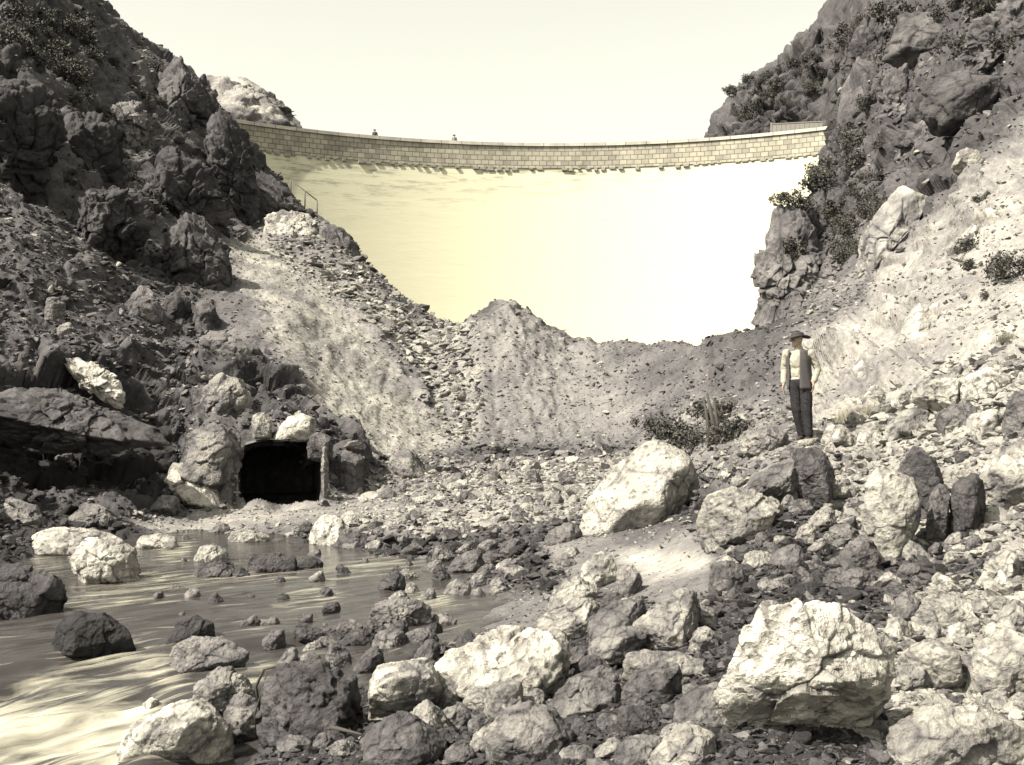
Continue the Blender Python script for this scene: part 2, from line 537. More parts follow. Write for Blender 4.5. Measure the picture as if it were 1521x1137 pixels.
# ------------------------------------------------------------------ terrain mesh
PX = np.concatenate([np.arange(-1300, -700, 40), np.arange(-700, -120, 12), np.arange(-120, 1640, 3.0), np.arange(1640, 2300, 12), np.arange(2300, 2880, 40)]).astype(float)
NR = 1750
LY = np.zeros((len(PX), NR))
lf = np.linspace(GL[0], GL[-1] - 1e-4, 3600)
for i, px in enumerate(PX):
    c = field(np.full(len(lf), px), np.exp(lf))
    s = np.concatenate([[0], np.cumsum(np.sqrt((np.diff(c) / 900) ** 2 * np.where(np.diff(c) < 0, 1.0, 0.15) + (np.diff(lf) / 1.5) ** 2))])
    LY[i] = np.interp(np.linspace(0, s[-1], NR), s, lf)
TY = np.exp(LY)
TPX = np.repeat(PX[:, None], NR, 1)
TPY = field(TPX.ravel(), TY.ravel()).reshape(TPX.shape)
TP = np.stack([(TPX - HX) / F * TY, TY, CZ + (HY - TPY) / F * TY], -1)
du = np.gradient(TP, axis=0)
dv = np.gradient(TP, axis=1)
N = np.cross(du, dv)
N /= np.linalg.norm(N, axis=-1, keepdims=True)
N[N[..., 2] < 0] *= -1
fl = TP.reshape(-1, 3)
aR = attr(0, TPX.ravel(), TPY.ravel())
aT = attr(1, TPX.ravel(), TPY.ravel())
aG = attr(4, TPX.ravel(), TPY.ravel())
near = np.clip(fl[:, 1] / 26, 0.22, 1.0)          # smaller relief on the creek flat close by
view = fl - np.array([0, 0, CZ])
view /= np.linalg.norm(view, axis=1, keepdims=True)
slant = np.clip(np.abs((view * N.reshape(-1, 3)).sum(1)) * 3.0, .55, 1)     # calmer where the mesh lies edge-on and its cells are long
rough = aR * near * slant
wrp = np.stack([fbm(fl / 3.1, 3, k=k) for k in (31, 41, 51)], -1)
b1, c1 = blocks((fl + wrp * .9) * np.array([1, 1, 1.7]) / 3.2, 3)
b2, c2 = blocks((fl + wrp * .6) * np.array([1, 1, 1.6]) / 1.05, 13)
b3, c3 = blocks((fl + wrp * .2) / 0.36, 23)
disp = rough ** 1.2 * (1.15 * b1 - 0.35 * np.exp(-c1 * 22) + 0.5 * b2 - 0.16 * np.exp(-c2 * 20)) + rough * (0.17 * b3 - .05 * np.exp(-c3 * 16))
disp += (0.15 + rough) * 0.6 * ridged(fl / 5.5, 5, k=70) * np.clip(fl[:, 1] / 30, .12, 1)
disp += (0.05 + 0.25 * rough) * 0.25 * fbm(fl / 0.5, 4, k=80) * np.clip(fl[:, 1] / 18, .3, 1)
gq = np.stack([fl[:, 0] / 0.9 + 0.15 * fl[:, 2], fl[:, 1] / 3.5, fl[:, 2] / 5.0], -1)
disp += aG * 0.34 * (np.abs(fbm(gq * 1.25 + wrp * .25, 5, k=90)) * 2 - 0.6)
# keep the tunnel mouth and the man's footing calm
calm = np.exp(-(((TPX.ravel() - 415) / 90) ** 2 + ((fl[:, 1] - 27.6) / 1.4) ** 2)) * 0.9
calm = np.maximum(calm, np.exp(-(((TPX.ravel() - 1192) / 30) ** 2 + ((fl[:, 1] - 17.4) / .8) ** 2)))
disp *= 1 - calm
fl2 = fl + N.reshape(-1, 3) * disp[:, None]
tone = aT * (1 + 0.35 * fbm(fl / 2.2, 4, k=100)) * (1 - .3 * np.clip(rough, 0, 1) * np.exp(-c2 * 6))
idx = np.arange(len(PX) * NR).reshape(len(PX), NR)
quads = np.stack([idx[:-1, :-1], idx[1:, :-1], idx[1:, 1:], idx[:-1, 1:]], -1)
cpx = (TPX[:-1, :-1] + TPX[1:, 1:]) / 2
cpy = (TPY[:-1, :-1] + TPY[1:, 1:]) / 2
cyy = (TY[:-1, :-1] + TY[1:, 1:]) / 2
hole = (cpx > 355) & (cpx < 474) & (cpy < 751) & (cpy > 662 + 10 * np.abs((cpx - 415) / 60) ** 3) & (cyy > 26.5) & (cyy < 29)
quads = quads[~hole].reshape(-1, 4)
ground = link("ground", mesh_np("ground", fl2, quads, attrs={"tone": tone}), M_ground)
ground["kind"] = "structure"
# plain land beyond, out to the horizon
xs = np.linspace(-1500, 1500, 61)
ys_ = np.linspace(225, 2200, 50)
fx, fy = np.meshgrid(xs, ys_, indexing='ij')
fz = 5 + 12 * fbm(np.stack([fx.ravel() / 160, fy.ravel() / 160, 0 * fx.ravel()], -1), 4, k=5)
ii = np.arange(61 * 50).reshape(61, 50)
fq = np.stack([ii[:-1, :-1], ii[1:, :-1], ii[1:, 1:], ii[:-1, 1:]], -1).reshape(-1, 4)
fg = link("hills", mesh_np("hills", np.stack([fx.ravel(), fy.ravel(), fz], -1), fq, attrs={"tone": np.full(fz.shape, .2)}), M_ground)
fg["kind"] = "structure"
TREF = fl2.reshape(len(PX), NR, 3)


def surf(px, Y):
    """displaced ground point nearest to column px at distance Y"""
    i = int(np.clip(np.searchsorted(PX, px), 0, len(PX) - 1))
    j = int(np.clip(np.searchsorted(TY[i], Y), 0, NR - 1))
    return TREF[i, j]


# ------------------------------------------------------------------ dam
DC, DR, ZT = np.array([4.9, 72.0]), 58.0, 32.3


def arc(th, r, z):
    return np.stack([DC[0] + r * np.sin(th), DC[1] + r * np.cos(th), z + 0 * th], -1)


def arc_sheet(name, prof, t0=-0.92, t1=0.98, nt=420, mat=None, parent=None):
    """prof: closed list of (radius, z) swept along the dam's curve"""
    th = np.linspace(t0, t1, nt)
    V = np.stack([arc(th, r, z) for r, z in prof], 1)
    k = len(prof)
    ids = np.arange(nt * k).reshape(nt, k)
    q = np.stack([ids[:-1], np.roll(ids, -1, 1)[:-1], np.roll(ids, -1, 1)[1:], ids[1:]], -1).reshape(-1, 4)
    at = {"along": np.repeat(th * DR, k), "height": np.tile([p[1] for p in prof], nt)}
    me = mesh_np(name, V.reshape(-1, 3), q, smooth=False, attrs=at)
    return link(name, me, mat, parent)


def masonry_mat(name, base, dark, mortar, bw, bh, face=False):
    m = bpy.data.materials.new(name)
    m.use_nodes = True
    t = m.node_tree
    bs = t.nodes["Principled BSDF"]
    bs.inputs['Roughness'].default_value = 0.9
    bs.inputs['Specular IOR Level'].default_value = 0.2
    al = nd(t, "ShaderNodeAttribute", attribute_name="along").outputs['Fac']
    he = nd(t, "ShaderNodeAttribute", attribute_name="height").outputs['Fac']
    cb = nd(t, "ShaderNodeCombineXYZ")
    t.links.new(al, cb.inputs[0])
    t.links.new(he, cb.inputs[1])
    geo = nd(t, "ShaderNodeNewGeometry")
    n1 = nd(t, "ShaderNodeTexNoise", Scale=0.55, Detail=6.0, Roughness=0.7)
    t.links.new(geo.outputs['Position'], n1.inputs['Vector'])
    if not face:
        br = nd(t, "ShaderNodeTexBrick", Scale=1.0)
        br.inputs['Brick Width'].default_value = bw
        br.inputs['Row Height'].default_value = bh
        br.inputs['Mortar Size'].default_value = 0.035
        br.inputs['Color1'].default_value = (*base, 1)
        br.inputs['Color2'].default_value = (*dark, 1)
        br.inputs['Mortar'].default_value = (*mortar, 1)
        br.inputs['Bias'].default_value = -0.35
        t.links.new(cb.outputs[0], br.inputs['Vector'])
        f = math_node(t, 'MULTIPLY_ADD', n1.outputs[0], 1.3, 0.35)
        cc = nd(t, "ShaderNodeCombineColor")
        for i in range(3):
            t.links.new(f, cc.inputs[i])
        t.links.new(mixc(t, 1.0, br.outputs[0], cc.outputs[0], 'MULTIPLY'), bs.inputs['Base Color'])
        bp = nd(t, "ShaderNodeBump", Strength=0.8, Distance=0.08)
        t.links.new(math_node(t, 'SUBTRACT', n1.outputs[0], br.outputs['Fac']), bp.inputs['Height'])
        t.links.new(bp.outputs[0], bs.inputs['Normal'])
        return m
    # battered concrete face: lift lines and weather stains hanging below the masonry, heaviest on the left
    mp = nd(t, "ShaderNodeMapping")
    mp.inputs['Scale'].default_value = (0.22, 1.6, 1)
    t.links.new(cb.outputs[0], mp.inputs[0])
    n2 = nd(t, "ShaderNodeTexNoise", Scale=1.0, Detail=7.0, Roughness=0.75)
    t.links.new(mp.outputs[0], n2.inputs['Vector'])
    lim = nd(t, "ShaderNodeMapRange")                      # stain depth from the along coordinate
    for i, v in enumerate((-34, 22, 9.5, 0.6)):
        lim.inputs[i + 1].default_value = v
    t.links.new(al, lim.inputs[0])
    dep = math_node(t, 'SUBTRACT', ZT - 2.9, he)
    fall = math_node(t, 'SUBTRACT', 1.0, math_node(t, 'DIVIDE', dep, lim.outputs[0]))
    fall = math_node(t, 'MULTIPLY', fall, 1.0)
    cl = nd(t, "ShaderNodeClamp")
    t.links.new(fall, cl.inputs[0])
    st = nd(t, "ShaderNodeMapRange")
    st.inputs[1].default_value = 0.50
    st.inputs[2].default_value = 0.62
    t.links.new(n2.outputs[0], st.inputs[0])
    amt = math_node(t, 'MULTIPLY', math_node(t, 'MULTIPLY', st.outputs[0], cl.outputs[0]), 0.85)
    wv = math_node(t, 'FRACT', math_node(t, 'MULTIPLY', he, 0.82))
    ln = math_node(t, 'MULTIPLY', math_node(t, 'LESS_THAN', wv, 0.06), 0.10)
    basec = mixc(t, math_node(t, 'ADD', ln, math_node(t, 'MULTIPLY', n1.outputs[0], 0.2)), tuple(base), tuple(mortar))
    t.links.new(mixc(t, amt, basec, tuple(dark)), bs.inputs['Base Color'])
    bp = nd(t, "ShaderNodeBump", Strength=0.4, Distance=0.08)
    t.links.new(n2.outputs[0], bp.inputs['Height'])
    t.links.new(bp.outputs[0], bs.inputs['Normal'])
    return m


M_face = masonry_mat("dam_concrete", (.54, .523, .395), (.16, .15, .13), (.43, .41, .33), 1, 1, face=True)
M_band = masonry_mat("dam_blockwork", (.33, .31, .25), (.17, .16, .14), (.13, .12, .11), 0.85, 0.56)
M_cope = masonry_mat("dam_coping", (.42, .40, .35), (.32, .30, .27), (.14, .13, .12), 2.4, 3.0)
M_corb = plain_mat("corbel_stone", (.24, .225, .20), var=.5, scale=2)

dam = bpy.data.objects.new("dam", None)
col.objects.link(dam)
dam.location = (DC[0], DC[1] + DR - 4, 0)
tag(dam, "tall curved dam with smooth pale face and blockwork parapet closing the gorge", "dam")
dam_inv = np.array([-DC[0], -(DC[1] + DR - 4), 0])


def damchild(o):
    o.parent = dam
    o.location = dam_inv
    return o


zb = ZT - 2.9
prof = [(DR + 0.12, zb)]
for k in range(1, 9):
    z = zb - k * 4.0
    prof.append((DR + 0.12 - 0.10 * (zb - z) - 0.0016 * (zb - z) ** 2, z))
prof += [(DR + 12, prof[-1][1]), (DR + 1.6, zb)]
damchild(arc_sheet("concrete_face", prof, mat=M_face))
damchild(arc_sheet("blockwork_band", [(DR, ZT - .38), (DR, zb), (DR + 1.6, zb), (DR + 1.6, ZT - 1.3), (DR + .45, ZT - 1.3), (DR + .45, ZT - .38)], mat=M_band))
damchild(arc_sheet("coping", [(DR - .16, ZT), (DR - .16, ZT - .36), (DR + .55, ZT - .36), (DR + .55, ZT)], mat=M_cope))
damchild(arc_sheet("walkway", [(DR + .455, ZT - 1.29), (DR + .455, ZT - .90), (DR + 1.9, ZT - .90), (DR + 1.9, ZT - 1.29)], mat=M_cope))


def box_mesh(name, pts8):
    q = np.array([(0, 1, 3, 2), (4, 6, 7, 5), (0, 4, 5, 1), (2, 3, 7, 6), (0, 2, 6, 4), (1, 5, 7, 3)])
    return mesh_np(name, pts8, q, smooth=False)


r_ = random.Random(4)
for k in range(78):
    s0 = -40 + k * .95 + r_.uniform(-.12, .12)
    if r_.random() < .18:
        continue
    wd, hh, pr = r_.uniform(.35, .7), r_.uniform(.15, .4), r_.uniform(.06, .2)
    if s0 > 16:
        pr, hh = pr * .4, hh * .5
    pts = [arc(np.array((s0 + a * wd) / DR), DR + .1 - b * (pr + .1), zb - .004 - c * hh) for a in (0, 1) for b in (0, 1) for c in (0, 1)]
    damchild(link("corbel", box_mesh("corbel", np.array(pts)), M_corb))

# board hoarding standing on the crest near the right abutment
bh = bpy.data.objects.new("board_fence", None)
col.objects.link(bh)
tag(bh, "long low grey board fence standing on the right end of the dam crest", "fence")
bh.location = arc(np.array(.6), DR + 1.2, ZT - 1.26)
M_board = plain_mat("weathered_board", (.20, .19, .175), var=.4, scale=3, stretch=(6, 6, .6))
Pb0, Pb1 = P(1147, 188, 126.0), P(1244, 184, 124.5)
dvec = (Pb1 - Pb0)[:2] / np.linalg.norm((Pb1 - Pb0)[:2])
nrm2 = np.array([-dvec[1], dvec[0]])


def slab(name, a, b, z0, z1, th, mat, par, off=0.0):
    pts = []
    for e in (a, b):
        for s in (-1, 1):
            for z in (z0, z1):
                q = np.array([e[0], e[1]]) + nrm2 * (s * th / 2 + off)
                pts.append([q[0], q[1], z])
    me = box_mesh(name, np.array(pts) - np.array(par.location))
    return link(name, me, mat, par)


Lb = np.linalg.norm(Pb1 - Pb0)
for k in range(14):
    a = Pb0 + (Pb1 - Pb0) * (k / 14 + .002)
    b = Pb0 + (Pb1 - Pb0) * ((k + .96) / 14)
    slab("board", a, b, ZT - 1.2, ZT + 1.20 + r_.uniform(-.02, .02), .05, M_board, bh)
slab("top_rail", Pb0, Pb1, ZT + 1.24, ZT + 1.34, .14, M_board, bh, -.0)
slab("end_post", Pb0 - np.array([dvec[0], dvec[1], 0]) * .2, Pb0 - np.array([dvec[0], dvec[1], 0]) * .03, ZT - 1.25, ZT + 1.45, .16, M_board, bh)

# ------------------------------------------------------------------ rocks
LAND = []          # (phrase, px, py) landmarks for the labels of lesser stones
BOX = []           # occupied image boxes of the named rocks
ROCK_N = [0]


def rock_mesh(name, poly, Y, deep=0.9, seed=0, sub=5, soft=34, bumpy=1.0, sink=0.3, tone=.3, cell=.32, tilt=.4, cuts=13, undercut=0.0):
    """closed boulder: half-spaces through the outline's edges, tilted to and fro in depth, blended and then weathered"""
    r = np.random.default_rng(seed)
    pl = np.array(poly, float)
    h = pl[:, 1].max() - pl[:, 1].min()
    lowv = pl[:, 1] > pl[:, 1].max() - .25 * h
    pl[lowv, 1] += sink * h
    x0, x1, y0, y1 = pl[:, 0].min(), pl[:, 0].max(), pl[:, 1].min(), pl[:, 1].max()
    cpx_, cpy_ = pl[:, 0].mean(), pl[:, 1].mean()
    s = Y / F
    q = np.stack([(pl[:, 0] - cpx_) * s, -(pl[:, 1] - cpy_) * s], -1)
    if ((q[:, 0] * np.roll(q[:, 1], -1)) - (np.roll(q[:, 0], -1) * q[:, 1])).sum() < 0:
        q = q[::-1]
    dy = deep * .5 * math.sqrt((x1 - x0) * (y1 - y0)) * s
    nn, dd = [], []
    for i in range(len(q)):
        a, b = q[i], q[(i + 1) % len(q)]
        e = b - a
        L = np.linalg.norm(e)
        if L < 1e-6:
            continue
        nx, nz = e[1] / L, -e[0] / L
        d = a[0] * nx + a[1] * nz
        for sg in (-1, 1):
            an = sg * r.uniform(.08, .08 + tilt * 1.8)
            nn.append((nx * math.cos(an), math.sin(an), nz * math.cos(an)))
            dd.append(max(d, .05 * dy) * math.cos(an) + (0 if abs(an) < .5 else .0))
    for sg in (-1, 1):
        for _ in range(3):
            v = np.array([r.normal(0, .38), sg, r.normal(.12, .38)])
            v /= np.linalg.norm(v)
            nn.append(tuple(v))
            dd.append(dy * r.uniform(.8, 1.05))
    nn, dd = np.array(nn), np.array(dd)
    D, T = ico(sub)
    g = np.maximum(D @ nn.T / dd, 1e-4)
    rad = (g ** soft).sum(1) ** (-1 / soft)
    V = D * rad[:, None]
    size = math.sqrt((x1 - x0) * (y1 - y0)) * s
    off = r.uniform(-50, 50, 3)
    pv = V / size + off
    b1_, c1_ = blocks(pv / cell + .5 * np.stack([fbm(pv * 3, 2, k=seed % 50 + q_) for q_ in (0, 7, 14)], -1), seed % 97)
    b2_, c2_ = blocks(pv / (cell * .36), seed % 89 + 5)
    for _ in range(cuts):                          # flat fracture faces struck off the corners
        u = r.normal(0, 1, 3)
        u /= np.linalg.norm(u)
        pu = V @ u
        d = pu.max() * r.uniform(.80, .97)
        V = V * np.where(pu > d, d / np.maximum(pu, 1e-6), 1.0)[:, None]
    if undercut:
        zc = np.maximum(-.02 * size - V[:, 2], 0)
        V[:, 1] += undercut * zc * np.clip(-V[:, 1] / (.3 * size) + .4, 0, 1.3)
    ds = size * bumpy * (.040 * b1_ - .012 * np.exp(-c1_ * 26) + .020 * b2_ - .004 * np.exp(-c2_ * 16) + .030 * fbm(pv * 1.9, 4, k=9) + .014 * ridged(pv * 6, 3, k=3) + .008 * fbm(pv * 17, 3, k=2))
    V = V + D * ds[:, None]
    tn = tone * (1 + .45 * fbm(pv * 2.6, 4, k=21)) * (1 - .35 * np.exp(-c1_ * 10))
    ctr = P(cpx_, cpy_, Y)
    return mesh_np(name, V, T, attrs={"tone": tn}), ctr


def nm_box(n_):
    return n_ != "rock_outcrop"


def rock(name, cat, label, poly, Y=None, mat=None, base=None, kind=None, group=None, land=None, back=.0, box=True, **kw):
    pl = np.array(poly, float)
    yb = pl[:, 1].max()
    xc = pl[:, 0].mean()
    if Y is None:
        Y = hit(xc, (base or yb) - 2) or 20
        Y += back * (pl[:, 0].max() - pl[:, 0].min()) * Y / F
    ROCK_N[0] += 1
    kw.setdefault('seed', ROCK_N[0] * 7 + 3)
    wpx = max(np.ptp(pl[:, 0]), np.ptp(pl[:, 1]))
    kw.setdefault('sub', 3 if wpx < 30 else 4 if wpx < 75 else 5)
    if nm_box(name):
        kw['tone'] = .055 + .92 * kw.get('tone', .3)
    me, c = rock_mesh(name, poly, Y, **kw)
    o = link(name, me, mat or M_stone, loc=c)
    tag(o, label, cat, group, kind)
    if land:
        LAND.append((land, xc, pl[:, 1].mean(), np.ptp(pl[:, 0]) / 2, np.ptp(pl[:, 1]) / 2))
    if box:
        BOX.append((pl[:, 0].min(), pl[:, 1].min(), pl[:, 0].max(), pl[:, 1].max()))
    return o


def bx(x0, y0, x1, y1, seed=0, top=.5, n=8):
    """irregular convex outline filling a box; top: where along the width the high point sits"""
    r = random.Random(seed * 13 + 5)
    w_, h_ = x1 - x0, y1 - y0
    pts = [(x0 + w_ * .04, y1), (x1 - w_ * .04, y1), (x1, y1 - h_ * r.uniform(.2, .45)), (x0 + w_ * min(.97, top + r.uniform(.22, .4)), y0 + h_ * r.uniform(.12, .35)),
           (x0 + w_ * min(.9, top + r.uniform(.03, .15)), y0 + h_ * .01), (x0 + w_ * max(.1, top - r.uniform(.03, .15)), y0 + h_ * .02),
           (x0 + w_ * max(.03, top - r.uniform(.22, .4)), y0 + h_ * r.uniform(.12, .35)), (x0, y1 - h_ * r.uniform(.2, .45))]
    return pts


